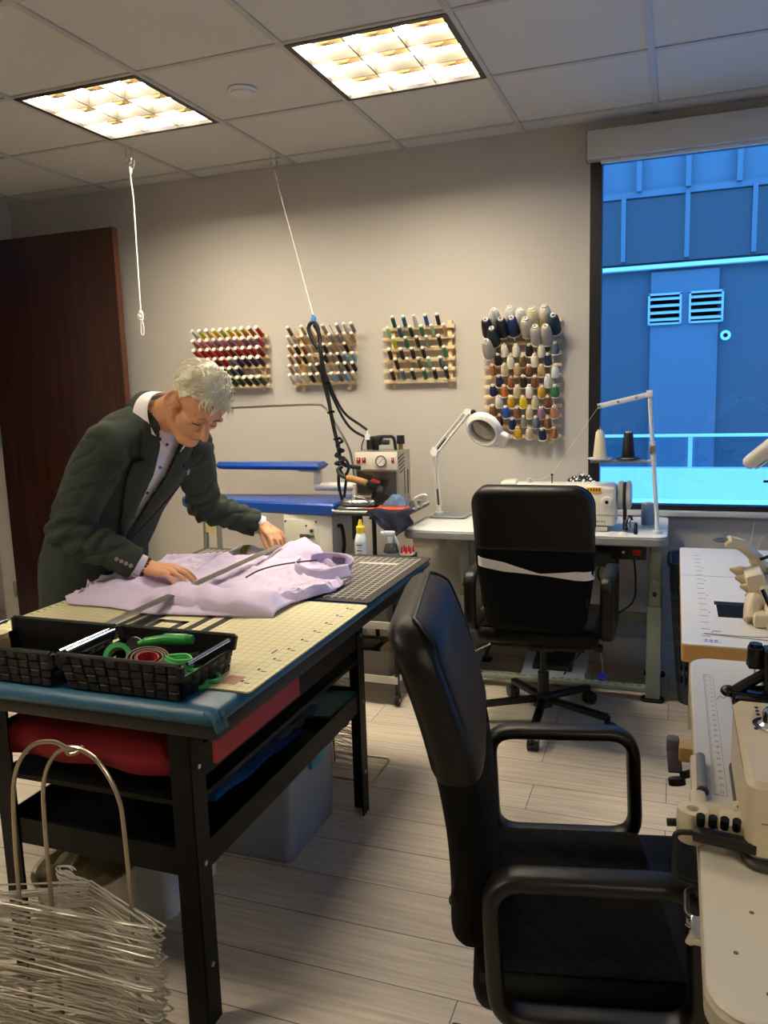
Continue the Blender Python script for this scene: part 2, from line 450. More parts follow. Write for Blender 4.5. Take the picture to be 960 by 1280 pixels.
window('window_1', WX0, WX1, WZ0, WZ1); window('window_2', VX0, VX1, VZ0, WZ1)
f = MB()
for y in (SY0 + .03, (SY0 + SY1) / 2, SY1 - .03): f.box((RX + .04, y, 1.35), (.07, .06, 1.1))
for z in (.82, 1.88): f.box((RX + .04, (SY0 + SY1) / 2, z), (.07, SY1 - SY0, .04))
w3_ = struct('window_3', f, FRM, ang=0)
struct('pane', MB().box((RX + .05, (SY0 + SY1) / 2, 1.35), (.004, SY1 - SY0 - .04, 1.06)), PANE, w3_, ang=0)
# roller blind cassette above the window
rb = thing('roller_blind', 'white boxed roller blind drawn up above the big blue window', 'blind', ((WX0 + WX1) / 2, WY - .04, 2.46))
part('cassette', MB().box((0, 0, .0625), (WX1 - WX0 + .02, .075, .125), bev=.004), M('#c9c7c0', .45), rb)
part('end_cap', MB().box((-(WX1 - WX0) / 2 - .013, 0, .0625), (.006, .08, .13), bev=.002), M('#8d8c88', .4), rb)
part('hem_bar', MB().box((.02, .005, -.008), (WX1 - WX0 - .06, .022, .016), bev=.004), M('#dfe6ea', .4), rb)
ch = MB()
# ceiling lights: open parabolic troffers
LAMP = emit('lamp_tube', '#fff0d8', 78)
REFL = M('#fff4d8', .5); BLADE = M('#2c2618', .6); HOUS = M('#2b2723', .5)
fr = MB()
for sx in (-1, 1):
    fr.box((sx * .287, 0, .002), (.022, .596, .016)); fr.box((0, sx * .287, .002), (.596, .022, .016))
hs = MB()
for sx in (-1, 1):
    hs.box((sx * .279, 0, .05), (.004, .56, .09)); hs.box((0, sx * .279, .05), (.56, .004, .09))
hs.box((0, 0, .096), (.56, .56, .004))
lv = MB()
for k in (-.5, .5):
    lv.box((k * .185, 0, .022), (.005, .55, .044)); lv.box((0, k * .185, .022), (.55, .005, .044))
pan = MB().box((0, 0, .05), (.552, .552, .004))
def shade_mb():  # tan pyramids imitating the beige shading inside each lit cell
    out = []
    for ix in (-1, 0, 1):
        for iy in (-1, 0, 1):
            b = MB(); out.append(b); cx, cy_ = ix * .185, iy * .185
            X = Matrix.Translation((cx, cy_, 0))
            b.add([(-.068, -.050, .047), (.068, -.050, .047), (.068, .072, .047), (-.068, .072, .047), (-.012, -.012, .022), (.012, -.012, .022), (.012, .012, .022), (-.012, .012, .022)],
                  [[0, 1, 5, 4], [1, 2, 6, 5], [2, 3, 7, 6], [3, 0, 4, 7], [4, 5, 6, 7]], 0, X)
    return out
def make_light(label):
    o = thing('ceiling_light', label, 'ceiling light', group='square ceiling lights')
    part('frame', fr, HOUS, o, ang=0); part('housing', hs, REFL, o, ang=0); part('louver', lv, BLADE, o, ang=0)
    part('diffuser', pan, LAMP, o, ang=0); [part('baffle', b_, M('#c8aa74', .6), o, ang=0) for b_ in shade_mb()]
    return o
lab = ['square ceiling light of nine lit cells left of the round detector', 'square ceiling light of nine lit cells nearest the window, right of the round detector']
rest = ['square ceiling light outside the picture, above the near end of the room'] * 7  # lights out of view, added to fill in light from the near end
l0 = None
for k, (i, j) in enumerate(LIGHTS):
    loc = (X0 + (i + .5) * T, Y0 + (j + .5) * T, CEIL); lb = lab[k] if k < 2 else rest[k - 2]
    if l0 is None: l0 = make_light(lb); l0.location = loc
    else: dup(l0, loc, 0, lb)
sd = thing('smoke_detector', 'small round white disc on the ceiling between the two lights', 'smoke detector', (-1.669, 3.032, CEIL - .006))
part('base', MB().lathe([(.058, .006), (.06, 0), (.055, -.006)], 28), WHITE, sd)
part('cover', MB().lathe([(.05, -.005), (.048, -.012), (.03, -.014), (.0, -.014)], 28), M('#d2cfc6', .5), sd)
# ---------------------------------------------------------------- outside
FAC = mat('facade_panel', '#454d55', .6, var=.06, vscale=1.5); FACL = mat('facade_light', '#5b6670', .6, var=.04, vscale=2)
DECK = mat('terrace_concrete', '#dfe3e6', .6, var=.05, vscale=3); GLASSD = M('#262d35', .15)
struct('terrace_ground', MB().box((-2, 6.9, -.6), (30, 5.2, 2.0)), DECK)
fc = struct('facade_wall', MB().box((-4, 9.2, 2.2), (34, .3, 6.4)), FAC)
p = MB().box((.06, 9.03, 1.45), (.66, .05, 2.2)); p.box((-1.35, 9.03, 1.45), (.7, .03, 2.2)); p.box((1.5, 9.03, 1.45), (.9, .03, 2.2))
for k in range(-12, 2): p.box((-3.2 + k * 1.1, 9.03, 1.45), (.6, .03, 2.2))
struct('facade_panel', p, FACL, fc, ang=0)
struct('facade_ledge', MB().box((-4, 9.0, 2.6), (34, .12, .04)), M('#cfd8de', .5), fc, ang=0)
g = MB().box((-4, 9.02, 2.98), (34, .05, .66)); struct('facade_glazing', g, GLASSD, fc, ang=0)
mu = MB()
for k in range(-16, 12): mu.box((-.55 + k * .62, 8.98, 3.0), (.045, .1, .66)).box((-.40 + k * .47, 8.96, 4.3), (.05, .12, 1.9))
mu.box((-4, 8.99, 3.33), (34, .08, .06)).box((-4, 9.03, 4.3), (34, .04, 1.9)); struct('facade_mullion', mu, FACL, fc, ang=0)
def vent(x, label):
    o = thing('louver_vent', label, 'vent', (x, 9.0, 2.02), 0, 'louvred vents on the facade')
    f = MB()
    for sx in (-1, 1): f.box((sx * .155, -.01, .15), (.02, .04, .31))
    f.box((0, -.01, .0), (.31, .04, .02)); f.box((0, -.01, .30), (.33, .04, .02)); part('frame', f, M('#aab6bf', .5), o, ang=0)
    part('backing', MB().box((0, .008, .15), (.3, .006, .29)), M('#27313a', .6), o, ang=0)
    for k in range(4): part('slat', MB().box((0, -.012, .045 + k * .07), (.29, .05, .006), rot=(R(35), 0, 0)), M('#b9c6cf', .5), o, ang=0)
vent(-.13, 'left slatted vent in the blue facade outside the window'); vent(.27, 'right slatted vent in the blue facade outside the window')
rl = thing('balcony_railing', 'glass balcony railing with pale top rail outside the big window', 'railing', (0, 7.5, .40))
part('kerb', MB().box((-2, 0, .13), (22, .25, .26)), DECK, rl, ang=0)
part('top_rail', MB().box((-2, 0, .55), (22, .05, .025), bev=.004), M('#dfeaf0', .35), rl)
for k in range(-9, 8): part('post', MB().box((.13 + k * 1.3, 0, .40), (.035, .035, .28)), M('#c3d2da', .4), rl, ang=0)
for k in range(-9, 8): part('glass_panel', MB().box((.13 + (k + .5) * 1.3, 0, .40), (1.22, .008, .26)), clear('rail_glass', '#e6f4fa', .6) if k == -9 else bpy.data.materials['rail_glass'], rl, ang=0)
k2 = MB().box((-2, 6.3, .42), (22, .5, .05)); k2.box((-2, 5.2, .44), (22, .12, .08)); solo('roof_curb', k2, DECK, 'pale flat roof kerb just outside the window sill', 'kerb', ang=0, kind='structure')
ow = MB().lathe([(.0, 0), (.04, 0), (.05, .02), (.05, .035)], 20, axis=(0, -1, 0)); 
wl = thing('wall_lamp', 'small round lamp on the facade right of the vents', 'lamp', (.46, 8.97, 1.87))
part('rim', ow, M('#cfe6ea', .4), wl); part('lens', MB().lathe([(0, .03), (.022, .03), (.022, .04), (0, .04)], 16, axis=(0, -1, 0)), M('#10151a', .2), wl)
# ---------------------------------------------------------------- daylight
wd = bpy.data.worlds.new('world'); SC.world = wd; wd.use_nodes = True
bg = wd.node_tree.nodes['Background']; bg.inputs['Color'].default_value = (.11, .42, 1.0, 1); bg.inputs['Strength'].default_value = 3.6
SC.cycles.max_bounces = 8; SC.cycles.transparent_max_bounces = 16; SC.cycles.sample_clamp_indirect = 4.0
# ================================================================ cutting table
PADB = mat('teal_vinyl', '#1f5876', .42, bump=.10, bscale=30, var=.1, vscale=6)
TBLK = M('#050504', .5, spec=.18)
ct = thing('cutting_table', 'black metal cutting table with blue padded top and lower shelf', 'table', (-1.26, 1.87, 0))
LXs = (-1.52, -.965); LYs = (1.36, 2.37)
for ix, lx in enumerate(LXs):
    for iy, ly in enumerate(LYs):
        sx = -1 if ix == 0 else 1; sy = -1 if iy == 0 else 1
        b = MB(); w_ = .052; t_ = .004
        b.box((lx + sx * 0.0, ly - sy * w_ / 2, .357), (t_, w_, .714)); b.box((lx - sx * w_ / 2, ly, .357), (w_, t_, .714))
        for z in (.15, .40, .63): b.cyl((lx, ly - sy * .025, z), (lx + sx * .006, ly - sy * .025, z), .006, n=10, mi=1)
        part('leg', b, [TBLK, STEEL], ct, True)
for y in LYs:
    if y < 2: part('rail', MB().box((sum(LXs) / 2, y + .005, .405), (LXs[1] - LXs[0], .004, .065)), TBLK, ct, True); continue
    yi = y + (.005 if y < 2 else -.005); part('rail', MB().box((sum(LXs) / 2, yi, .628), (LXs[1] - LXs[0], .004, .075)), TBLK, ct, True)
    part('rail', MB().box((sum(LXs) / 2, yi, .405), (LXs[1] - LXs[0], .004, .065)), TBLK, ct, True)
for x in LXs:
    xi = x + (.005 if x < -1.2 else -.005); part('rail', MB().box((xi, sum(LYs) / 2, .628), (.004, LYs[1] - LYs[0], .075)), TBLK, ct, True)
    part('rail', MB().box((xi, sum(LYs) / 2, .405), (.004, LYs[1] - LYs[0], .065)), TBLK, ct, True)
part('shelf', MB().box((sum(LXs) / 2, sum(LYs) / 2, .395), (LXs[1] - LXs[0] - .01, LYs[1] - LYs[0] - .01, .02)), TBLK, ct, True)
part('tray', MB().box((sum(LXs) / 2, sum(LYs) / 2, .545), (LXs[1] - LXs[0] - .01, LYs[1] - LYs[0] - .01, .012)), TBLK, ct, True)
part('tabletop', MB().box((-1.30, 2.07, .735), (.84, 1.46, .036), bev=.004), M('#1b1a19', .5), ct, True)
pd = MB().prism(rrect(.965, 1.53, .035, 5, (-1.3425, 2.075)), .755, .794, bev=.016)
for k in range(3):   # gathers of the cover at the front corner
    pd.tube(bez([(-.89 + k * .012, 1.318 + k * .01, .79), (-.866 + k * .004, 1.312 + k * .012, .775), (-.862, 1.318 + k * .016, .75)], 5), .006, 6)
part('pad', pd, PADB, ct, True, ang=60)
part('side_board', MB().box((-.905, 1.565, .695), (.010, .40, .082)), M('#a01c2c', .55), ct, True, label='red board under the near end of the top')
# red cloth stowed on the tray
def rcf(u, v):
    x = -1.50 + .50 * u
    if v < .35: k = v / .35; return (x, 1.395 - .02 * k + .008 * math.sin(u * 15), .585 + .035 * k)
    k = (v - .35) / .65; return (x, 1.375 + .34 * k, .62 + .07 * math.sin(min(1, k * 1.15) * PI) ** .6 + .010 * math.sin(u * 11 + k * 4))
rc = MB().sheet(rcf, 28, 24, .012)
solo('red_cloth', rc, mat('red_fabric', '#8c1520', .85, bump=.2), 'folded red cloth stuffed under the near end of the padded top', 'cloth', ang=80)
# cutting mats
def grid_mat(name, base, line, sp, w, origin=(0, 0)):
    m = bpy.data.materials.new(name); m.use_nodes = True; nt = m.node_tree; b = nt.nodes['Principled BSDF']; N = nt.nodes.new; L = nt.links.new
    tc = N('ShaderNodeTexCoord'); mp = N('ShaderNodeMapping'); mp.inputs['Location'].default_value = (origin[0] / sp, origin[1] / sp, 0); mp.inputs['Scale'].default_value = (1 / sp, 1 / sp, 1)
    L(tc.outputs['Object'], mp.inputs['Vector'])
    br = N('ShaderNodeTexBrick'); br.offset = 0; br.inputs['Scale'].default_value = 1; br.inputs['Brick Width'].default_value = 1; br.inputs['Row Height'].default_value = 1
    br.inputs['Mortar Size'].default_value = w; br.inputs['Mortar Smooth'].default_value = 0
    br.inputs['Color1'].default_value = lin(base); br.inputs['Color2'].default_value = lin(base); br.inputs['Mortar'].default_value = lin(line)
    L(mp.outputs[0], br.inputs['Vector']); L(br.outputs['Color'], b.inputs['Base Color']); b.inputs['Roughness'].default_value = .45
    return m
MATC = grid_mat('mat_cream', '#e9dfb2', '#a9a482', .0254, .03)
MATD = grid_mat('mat_dark', '#24221f', '#c9c6b8', .0254, .07)
INK = M('#2b2a27', .6)
def ruler_ticks(b, x0, y0, y1, step, w, z, every=1):
    n = int((y1 - y0) / step)
    for k in range(n + 1): b.box((x0, y0 + k * step, z), (w, .002, .0006))
cm = thing('cutting_mat', 'cream gridded cutting mat with square pattern, right of the metal ruler', 'cutting mat', (-1.138, 1.775, .7945))
part('sheet', MB().prism(rrect(.586, .71, .012, 4), 0, .004), MATC, cm, ang=0)
ink = MB()
def ring(b, cx, cy_, w_, h_, t_, z):
    b.box((cx, cy_ - h_ / 2 + t_ / 2, z), (w_, t_, .0008)); b.box((cx, cy_ + h_ / 2 - t_ / 2, z), (w_, t_, .0008))
    b.box((cx - w_ / 2 + t_ / 2, cy_, z), (t_, h_, .0008)); b.box((cx + w_ / 2 - t_ / 2, cy_, z), (t_, h_, .0008))
ink.box((-.268, 0, .0042), (.046, .70, .0008))
ring(ink, -.19, .025, .10, .10, .022, .0042)
for k in range(2): ink.box((-.105 + k * .055, 0.02, .0042), (.024, .55, .0008))
for k in range(9): ink.box((.262, -.31 + k * .0762, .0042), (.012, .003, .0008)); ink.box((.245, -.30 + k * .0762, .0042), (.006, .010, .0008))
ink.box((.22, -.10, .0042), (.004, .03, .0008)); ring(ink, .1, -.29, .04, .03, .0015, .0042); ink.box((.1, -.29, .0042), (.004, .004, .0008))
part('print', ink, INK, cm, ang=0)
part('corner_label', MB().box((.22, -.30, .0042), (.04, .05, .0008)), M('#b98a78', .6), cm, ang=0)
cm2 = thing('cutting_mat', 'cream gridded cutting mat at the left edge under the man', 'cutting mat', (-1.63, 1.775, .7945))
part('sheet', MB().prism(rrect(.372, .71, .012, 4), 0, .004), MATC, cm2, ang=0)
ink = MB().box((.172, 0, .0042), (.022, .70, .0008))
for k in range(25): ink.box((-.17, -.33 + k * .0254, .0042), (.012, .0025, .0008))
part('print', ink, INK, cm2, ang=0)
dm = thing('cutting_mat', 'dark cutting mat with pale grid at the far end of the table', 'cutting mat', (-1.345, 2.485, .7945))
part('sheet', MB().prism(rrect(.985, .66, .012, 4), 0, .004), M('#23211e', .45), dm, ang=0)
part('grid', MB().box((0, 0, .0042), (.93, .60, .0008)), MATD, dm, ang=0)
ink = MB().box((.33, .19, .0048), (.15, .03, .0006)); part('print', ink, M('#c9c6b8', .5), dm, ang=0)
# metal ruler
rl = MB().box((0, 0, 0), (.036, 1.09, .0015), bev=.0005)
tk = MB()
for k in range(70): tk.box((.012, -.53 + k * .0152, .001), (.008 if k % 5 else .014, .0012, .0004))
ru = thing('metal_ruler', 'long grey metal ruler lying across the lilac shirt', 'ruler', (-1.405, 2.09, .846)); ru.rotation_euler = (R(1.6), 0, R(-1))
part('blade', rl, M('#8d8c86', .35, .6), ru); part('graduations', tk, INK, ru, ang=0)
# ---------------------------------------------------------------- woven baskets
WOV = mat('black_strap', '#040408', .4, bump=.25, bscale=500, spec=.3)
def basket(loc, label, w_=.315, d_=.215, h_=.080):
    o = thing('woven_basket', label, 'basket', loc, 0, 'black woven baskets on the table front')
    flare = .022
    def wall(p0, p1, q0, q1, lo=0., hi=1., n=10, m=4):
        b = MB()
        p0, p1, q0, q1 = map(Vector, (p0, p1, q0, q1))
        nrm = (p1 - p0).cross(q0 - p0).normalized()
        def at(u, v): return (p0 * (1 - u) + p1 * u) * (1 - v) + (q0 * (1 - u) + q1 * u) * v
        b.sheet(lambda u, v: at(u, lo + (hi - lo) * v), n, m, .003)
        for i in range(n):
            for j in range(m):
                vert = (i + j) % 2
                g = .06
                u0, u1 = (i + g) / n, (i + 1 - g) / n; v0, v1 = (j + g) / m, (j + 1 - g) / m
                if lo + (hi - lo) * v1 > hi + 1e-6: continue
                P4 = [at(u, lo + (hi - lo) * v) for u, v in ((u0, v0), (u1, v0), (u1, v1), (u0, v1))]
                e = .0022 if vert else .0012
                for s_ in (1, -1):
                    c4 = [p + nrm * s_ * (.0032 if s_ > 0 else .001) for p in P4]
                    ctr = sum(c4, Vector()) / 4
                    t4 = [c + (ctr - c) * .22 + nrm * s_ * e for c in c4]
                    b.add(c4 + t4, [[0, 1, 5, 4], [1, 2, 6, 5], [2, 3, 7, 6], [3, 0, 4, 7], [4, 5, 6, 7]])
        return b
    a, c = w_ / 2, d_ / 2; A, C = a + flare * .6, c + flare * .6
    B = [(-a, -c, 0), (a, -c, 0), (a, c, 0), (-a, c, 0)]; T_ = [(-A, -C, h_), (A, -C, h_), (A, C, h_), (-A, C, h_)]
    part('front_wall', wall(B[0], B[1], T_[0], T_[1]), WOV, o); part('back_wall', wall(B[2], B[3], T_[2], T_[3]), WOV, o)
    for k, (i, j) in enumerate(((1, 2), (3, 0))):
        b = wall(B[i], B[j], T_[i], T_[j], 0, .62, 6, 3)
        for q in (i, j):
            b.tube([Vector(B[q]) * .4 + Vector(T_[q]) * .6, Vector(T_[q])], .009, 6)
        part('side_wall', b, WOV, o)
        m_ = (Vector(T_[i]) + Vector(T_[j])) / 2
        hh = MB().cyl(Vector(T_[i]) * .88 + Vector(T_[j]) * .12 + Vector((0, 0, -.003)), Vector(T_[i]) * .12 + Vector(T_[j]) * .88 + Vector((0, 0, -.003)), .0045, n=10)
        part('handle', hh, CHROME, o, label='chrome bar handle')
    part('base', MB().box((0, 0, .003), (w_ - .004, d_ - .004, .005)), WOV, o)
    for q in ((0, 1), (3, 2)): part('rim', MB().tube([T_[q[0]], T_[q[1]]], .005, 6), WOV, o)
    return o
BZ = .7995
basket((-1.105, 1.432, BZ), 'black woven basket holding green shears, nearest the table corner', .29, .19)
basket((-1.437, 1.428, BZ), 'black woven basket cut by the left edge of the picture', .29, .19)
GRN = M('#2f9e4d', .4); 
bx, by, bz = -1.105, 1.432, BZ + .0065
t = thing('tape_roll', 'green measuring tape roll standing in the black basket', 'tape', (bx - .085, by - .0, bz + .036))
part('roll', MB().lathe([(.020, -.012), (.032, -.012), (.032, .012), (.020, .012)], 28, axis=(.35, -.75, .55), closed=True), GRN, t)
part('tail', MB().sheet(lambda u, v: (-.01 + .03 * u, -.03 - .02 * v, -.004 - .02 * v + .02 * u), 3, 4, .001), M('#e8efe4', .5), t)
def shears(loc, rz, col, label, tilt=0., s=1.):
    o = thing('fabric_shears', label, 'scissors', loc, rz, 'scissors in the black basket'); 
    o.rotation_euler = (R(tilt), 0, rz)
    for sg in (1, -1):
        lp = [(.02 * sg + .022 * math.cos(a) * s * sg, -.075 + .032 * s * math.sin(a), 0) for a in [2 * PI * k / 20 for k in range(20)]]
        part('handle', MB().tube(lp, .0055, 8, True).tube([(.014 * sg, -.045, 0), (.004 * sg, -.015, 0), (0, 0, 0)], [.006, .006, .005], 8), M(col, .35), o)
        part('blade', MB().add([(.008 * sg, -.004, .001 * sg), (-.007 * sg, -.004, .001 * sg), (-.001 * sg, .085, .001 * sg), (.008 * sg, -.004, .0022 * sg), (-.007 * sg, -.004, .0022 * sg), (-.001 * sg, .085, .0022 * sg)],
             [[0, 1, 2], [3, 4, 5], [0, 1, 4, 3], [1, 2, 5, 4], [2, 0, 3, 5]]), STEEL, o)
    part('pivot', MB().cyl((0, 0, -.004), (0, 0, .004), .005, n=12), CHROME, o)
    return o
shears((bx + .06, by + .02, bz + .022), R(75), '#2c9648', 'green looped shears at the right end of the black basket', 12)
shears((bx + .0, by + .05, bz + .02), R(-70), '#b3242c', 'red looped shears under the green cutter in the basket', 10)
gc = thing('rotary_cutter', 'green handled cutter lying across the top of the basket', 'cutter', (bx + .015, by + .03, bz + .072), R(12))
part('handle', MB().tube(bez([(-.055, 0, -.006), (-.03, 0, .0), (.01, 0, .006), (.06, 0, .006)], 6), [.008] * 4 + [.0105] * 8 + [.013] * 7, 12), M('#2f9a46', .35), gc)
part('ferrule', MB().cyl((.058, 0, .006), (.075, 0, .006), .0125, .010, 12), M('#237a37', .35), gc)
part('blade', MB().cyl((-.065, -.002, -.012), (-.065, .002, -.012), .022, n=24), STEEL, gc)
br_ = MB(); 
for k in range(3): br_.lathe([(.042 - k * .007, -.012), (.045 - k * .007, -.012), (.045 - k * .007, .012), (.042 - k * .007, .012)], 32, loc=(k * .002, 0, 0), closed=True)
rb2 = thing('ribbon_coil', 'coiled brown webbing strap in the middle of the basket', 'webbing', (bx + .03, by - .045, bz + .052)); rb2.rotation_euler = (R(8), R(10), 0)
part('coil', br_, M('#5d4a3c', .6), rb2)
part('red_ribbon', MB().lathe([(.022, -.011), (.024, -.011), (.024, .011), (.022, .011)], 24, closed=True), M('#b02a30', .5), rb2)
solo('chalk_ring', MB().tube([(.016 * math.cos(a), 0, .016 * math.sin(a)) for a in [2 * PI * k / 20 for k in range(20)]], .004, 8, True), BLACKGL, 'small black ring handle at the back of the basket', 'ring', (bx + .0, by + .08, bz + .062))
gb = MB()
for k in range(4): gb.tube(bez([(-.03, -.01 + k * .004, k * .005), (.01, -.02, k * .005 + .003), (.035, 0, k * .005), (.01, .02, k * .005 + .003), (-.03, .012, k * .005)], 5), .0035, 6)
solo('elastic_band', gb, M('#35b356', .5), 'bright green elastic looped by the right handle of the basket', 'elastic', (bx + .1, by - .035, bz + .046))
nb = thing('notions_jar', 'small brown lidded jar at the left end of the left basket', 'jar', (-1.54, 1.43, BZ + .0065))
part('jar', MB().lathe([(0, 0), (.022, 0), (.024, .01), (.024, .05), (.02, .056), (0, .056)], 20), M('#7a5a34', .4), nb); part('lid', MB().cyl((0, 0, .056), (0, 0, .068), .022, n=20), M('#c7b58c', .4), nb)
# pack of bias tape by the far hand
tp = thing('tape_pack', 'small white and gold pack lying beside the far hand', 'pack', (-1.60, 2.735, .8005), R(8))
part('pouch', MB().sheet(lambda u, v: (-.075 + .15 * u, -.045 + .09 * v, .003 + .028 * math.sin(PI * u) ** .5 * math.sin(PI * v) ** .6 + .002 * math.sin(u * 17 + v * 5)), 20, 12, .002), M('#dcdce4', .3), tp, ang=80)
part('band', MB().sheet(lambda u, v: (-.012 + .03 * u, -.046 + .092 * v, .006 + .0285 * math.sin(PI * (.42 + .2 * u)) ** .5 * math.sin(PI * v) ** .6), 4, 12, .001), M('#9c8a3a', .35), tp, ang=80)
# ---------------------------------------------------------------- shelf and floor under the table
PLF = clear('plastic_film', '#e8eef2', .9, .12, .22, '#dfe6ea')
bf = MB().sheet(lambda u, v: (-1.30 + .26 * u, 1.56 + .48 * v, .425 + .03 * u * (1 - v) + .004 * math.sin(v * 14)), 10, 18, .012)
solo('blue_folder', bf, M('#1d4f86', .3), 'dark blue plastic sleeve on the lower shelf', 'folder', ang=80)
bg_ = MB().sheet(lambda u, v: (-1.24 + .22 * u, 1.93 + .24 * v, .463 + .012 * math.sin(u * 13) + .012 * math.sin(v * 17 + u * 6)), 24, 24, .003)
solo('clear_bag', bg_, PLF, 'crumpled clear plastic bag on the blue sleeve', 'bag', ang=80)
solo('teal_board', MB().box((-1.09, 2.245, .418), (.21, .22, .010), rot=(0, R(-5), 0)), M('#1e6a60', .5), 'small teal green cutting board at the far end of the lower shelf', 'board')
rod = MB().cyl((-1.17, 2.15, .43), (-1.13, 2.27, .56), .003, n=8); solo('metal_rod', rod, STEEL, 'thin metal rod leaning over the teal board', 'rod')
CLR = clear('storage_plastic', '#e4ecf0', .8, .1, .30, '#f6f9fc')
sb = thing('storage_box', 'clear plastic storage box with a blue latch under the table', 'box', (-1.245, 2.16, 0))
W_, D_, H_ = .36, .355, .285
def openbox(w_, d_, h_, t_=.004, tap=.94):
    b = MB(); pl = rrect(w_, d_, .025, 4); pi = [(x * tap, y * tap) for x, y in pl]; n = len(pl); 
    ins = inset(pl, t_); ini = [(x * tap, y * tap) for x, y in ins]
    vs = [(x, y, 0) for x, y in pi] + [(x, y, h_) for x, y in pl] + [(x, y, h_) for x, y in ins] + [(x, y, t_) for x, y in ini]
    fs = []
    for j in range(3):
        for i in range(n): fs.append([j * n + i, j * n + (i + 1) % n, (j + 1) * n + (i + 1) % n, (j + 1) * n + i])
    fs += [list(range(n))[::-1], list(range(3 * n, 4 * n))]
    return b.add(vs, fs)
part('tub', openbox(W_, D_, H_), CLR, sb, ang=40)
lid = MB().prism(rrect(W_ + .02, D_ + .02, .03, 4), H_, H_ + .018, bev=.005).prism(rrect(W_ - .06, D_ - .06, .03, 4), H_ + .018, H_ + .028, bev=.004)
part('lid', lid, CLR, sb)
part('latch', MB().box((W_ / 2 + .012, 0.0, H_ - .005), (.016, .10, .05), bev=.005).box((W_ / 2 + .004, .0, H_ + .022), (.03, .09, .008), bev=.003), M('#1f86a8', .35), sb, label='blue latch')
def cont(nm, c, s, col, lb): solo(nm, MB().box((0, 0, s[2] / 2), s, bev=.003), M(col, .5), lb, 'box', (-1.245 + c[0], 2.16 + c[1], .0045 + c[2]))
cont('notions_box', (.07, -.08, 0), (.12, .13, .05), '#2a62b4', 'blue box at the bottom of the clear storage box')
cont('notions_box', (.06, .06, 0), (.10, .10, .09), '#3b6fae', 'taller blue box at the back of the clear storage box')
cont('card_stack', (-.06, -.09, 0), (.10, .12, .06), '#d8dce0', 'white carton in the middle of the clear storage box')
cont('card_stack', (-.09, .07, 0), (.10, .11, .11), '#b8bec6', 'grey carton at the back of the clear storage box')
# poly bag draped over the lid
pb = MB().sheet(lambda u, v: (-1.10 + .075 * u + .01 * math.sin(v * 9), 2.16 + .2 * v, .314 + .05 * math.sin(u * PI) * (.6 + .4 * math.sin(v * 11))), 14, 16, .002)
solo('poly_bag', pb, PLF, 'crumpled clear bag lying on the storage box lid', 'bag', ang=80)
# white crate and lined tub on the floor
wc = thing('white_crate', 'white plastic box on the floor under the table, behind the hangers', 'box', (-1.42, 1.78, 0))
part('tub', openbox(.30, .26, .19, .005, .96), M('#cfd3d8', .5), wc); part('lid', MB().prism(rrect(.31, .27, .03, 4), .19, .203, bev=.004), M('#cfd3d8', .5), wc)
tb_ = thing('waste_tub', 'beige tub with crumpled clear liner behind the hanger stand', 'tub', (-1.405, 1.50, 0))
part('tub', MB().lathe([(0, 0), (.10, 0), (.125, .24), (.132, .245), (.122, .243), (.098, .006), (0, .006)], 32), M('#b7a98c', .5), tb_)
def cr_(u, v):
    a = 2 * PI * u; r = .118 * (1 - v); k = noise.noise(Vector((math.cos(a) * r * 30, math.sin(a) * r * 30, 1.3)))
    return (r * math.cos(a), r * math.sin(a), .215 + .06 * v ** .6 + .022 * k)
part('liner', MB().sheet(cr_, 48, 14), clear('liner_film', '#f2ead8', .95, .12, .4, '#d9cfae'), tb_, ang=80, label='crumpled clear liner')
# ---------------------------------------------------------------- wire hangers
WIRE = M('#d2cec2', .34, .55)
def hanger_mb(rnd):
    r = .0017; w_ = .205; d_ = .085
    pts = [(0, d_ * .52, 0), (-.02, d_ * .45, 0), (-w_ + .012, -d_ * .30, 0), (-w_, -d_ * .40, 0), (-w_ + .012, -d_ * .5, 0), (-.06, -d_ * .52, 0), (.07, -d_ * .52, 0), (w_ - .012, -d_ * .5, 0), (w_, -d_ * .40, 0), (w_ - .012, -d_ * .30, 0), (.02, d_ * .45, 0)]
    pts = [(x, y, z + rnd.uniform(-.0016, .0016)) for x, y, z in pts]
    b = MB().tube(bez(pts, 3, True), r, 5, True)
    hk = [(0, d_ * .5, 0), (-.02, d_ * .56, 0), (-.05, d_ * .58, .001), (-.085, d_ * .66, .001), (-.095, d_ * .80, .001), (-.075, d_ * .88, .001), (-.055, d_ * .78, .001)]
    return b.tube(bez(hk, 4), r, 5)
hr = random.Random(3)
HV = []
for k in range(5):
    mb = hanger_mb(hr); HV.append(mb.mesh('hanger_wire_%d' % k, [WIRE]))
def hanger_stack(cx, cy_, z0, dz, n, rz, desc, group, jit=4.):
    for k in range(n):
        o = bpy.data.objects.new('wire_hanger', HV[k % 5]); COL.objects.link(o)
        o.location = (cx + hr.uniform(-.009, .009), cy_ + hr.uniform(-.008, .008), z0 + k * dz)
        o.rotation_euler = (R(hr.uniform(-.9, .9)), R(hr.uniform(-.9, .9)), rz + R(hr.uniform(-jit, jit)) + (R(180) if k % 2 and False else 0))
        props(o, desc, 'hanger', group)
HCX, HCY = -1.075, 1.115
hanger_stack(HCX, HCY, .012, .0047, 100, R(2), 'grey wire hanger in the tall stack at the bottom left corner', 'wire hangers stacked on the front stand', 4.5)
hs_ = thing('hanger_stand', 'wire hanger stand with tall looped handles at the bottom left', 'hanger stand', (HCX, HCY, 0))
WR = M('#a39a86', .3, .9)
Y1 = HCY
base = MB().tube(arcpath([(-1.24, Y1 - .09, .004), (-.90, Y1 - .09, .004), (-.90, Y1 + .09, .004), (-1.24, Y1 + .09, .004)], .03, closed=True), .004, 8, True).tube([(-1.24, Y1, .004), (-.90, Y1, .004)], .004, 8)
part('base', base, WR, hs_, True)
def smooth_u(p): return bez(p, 7)
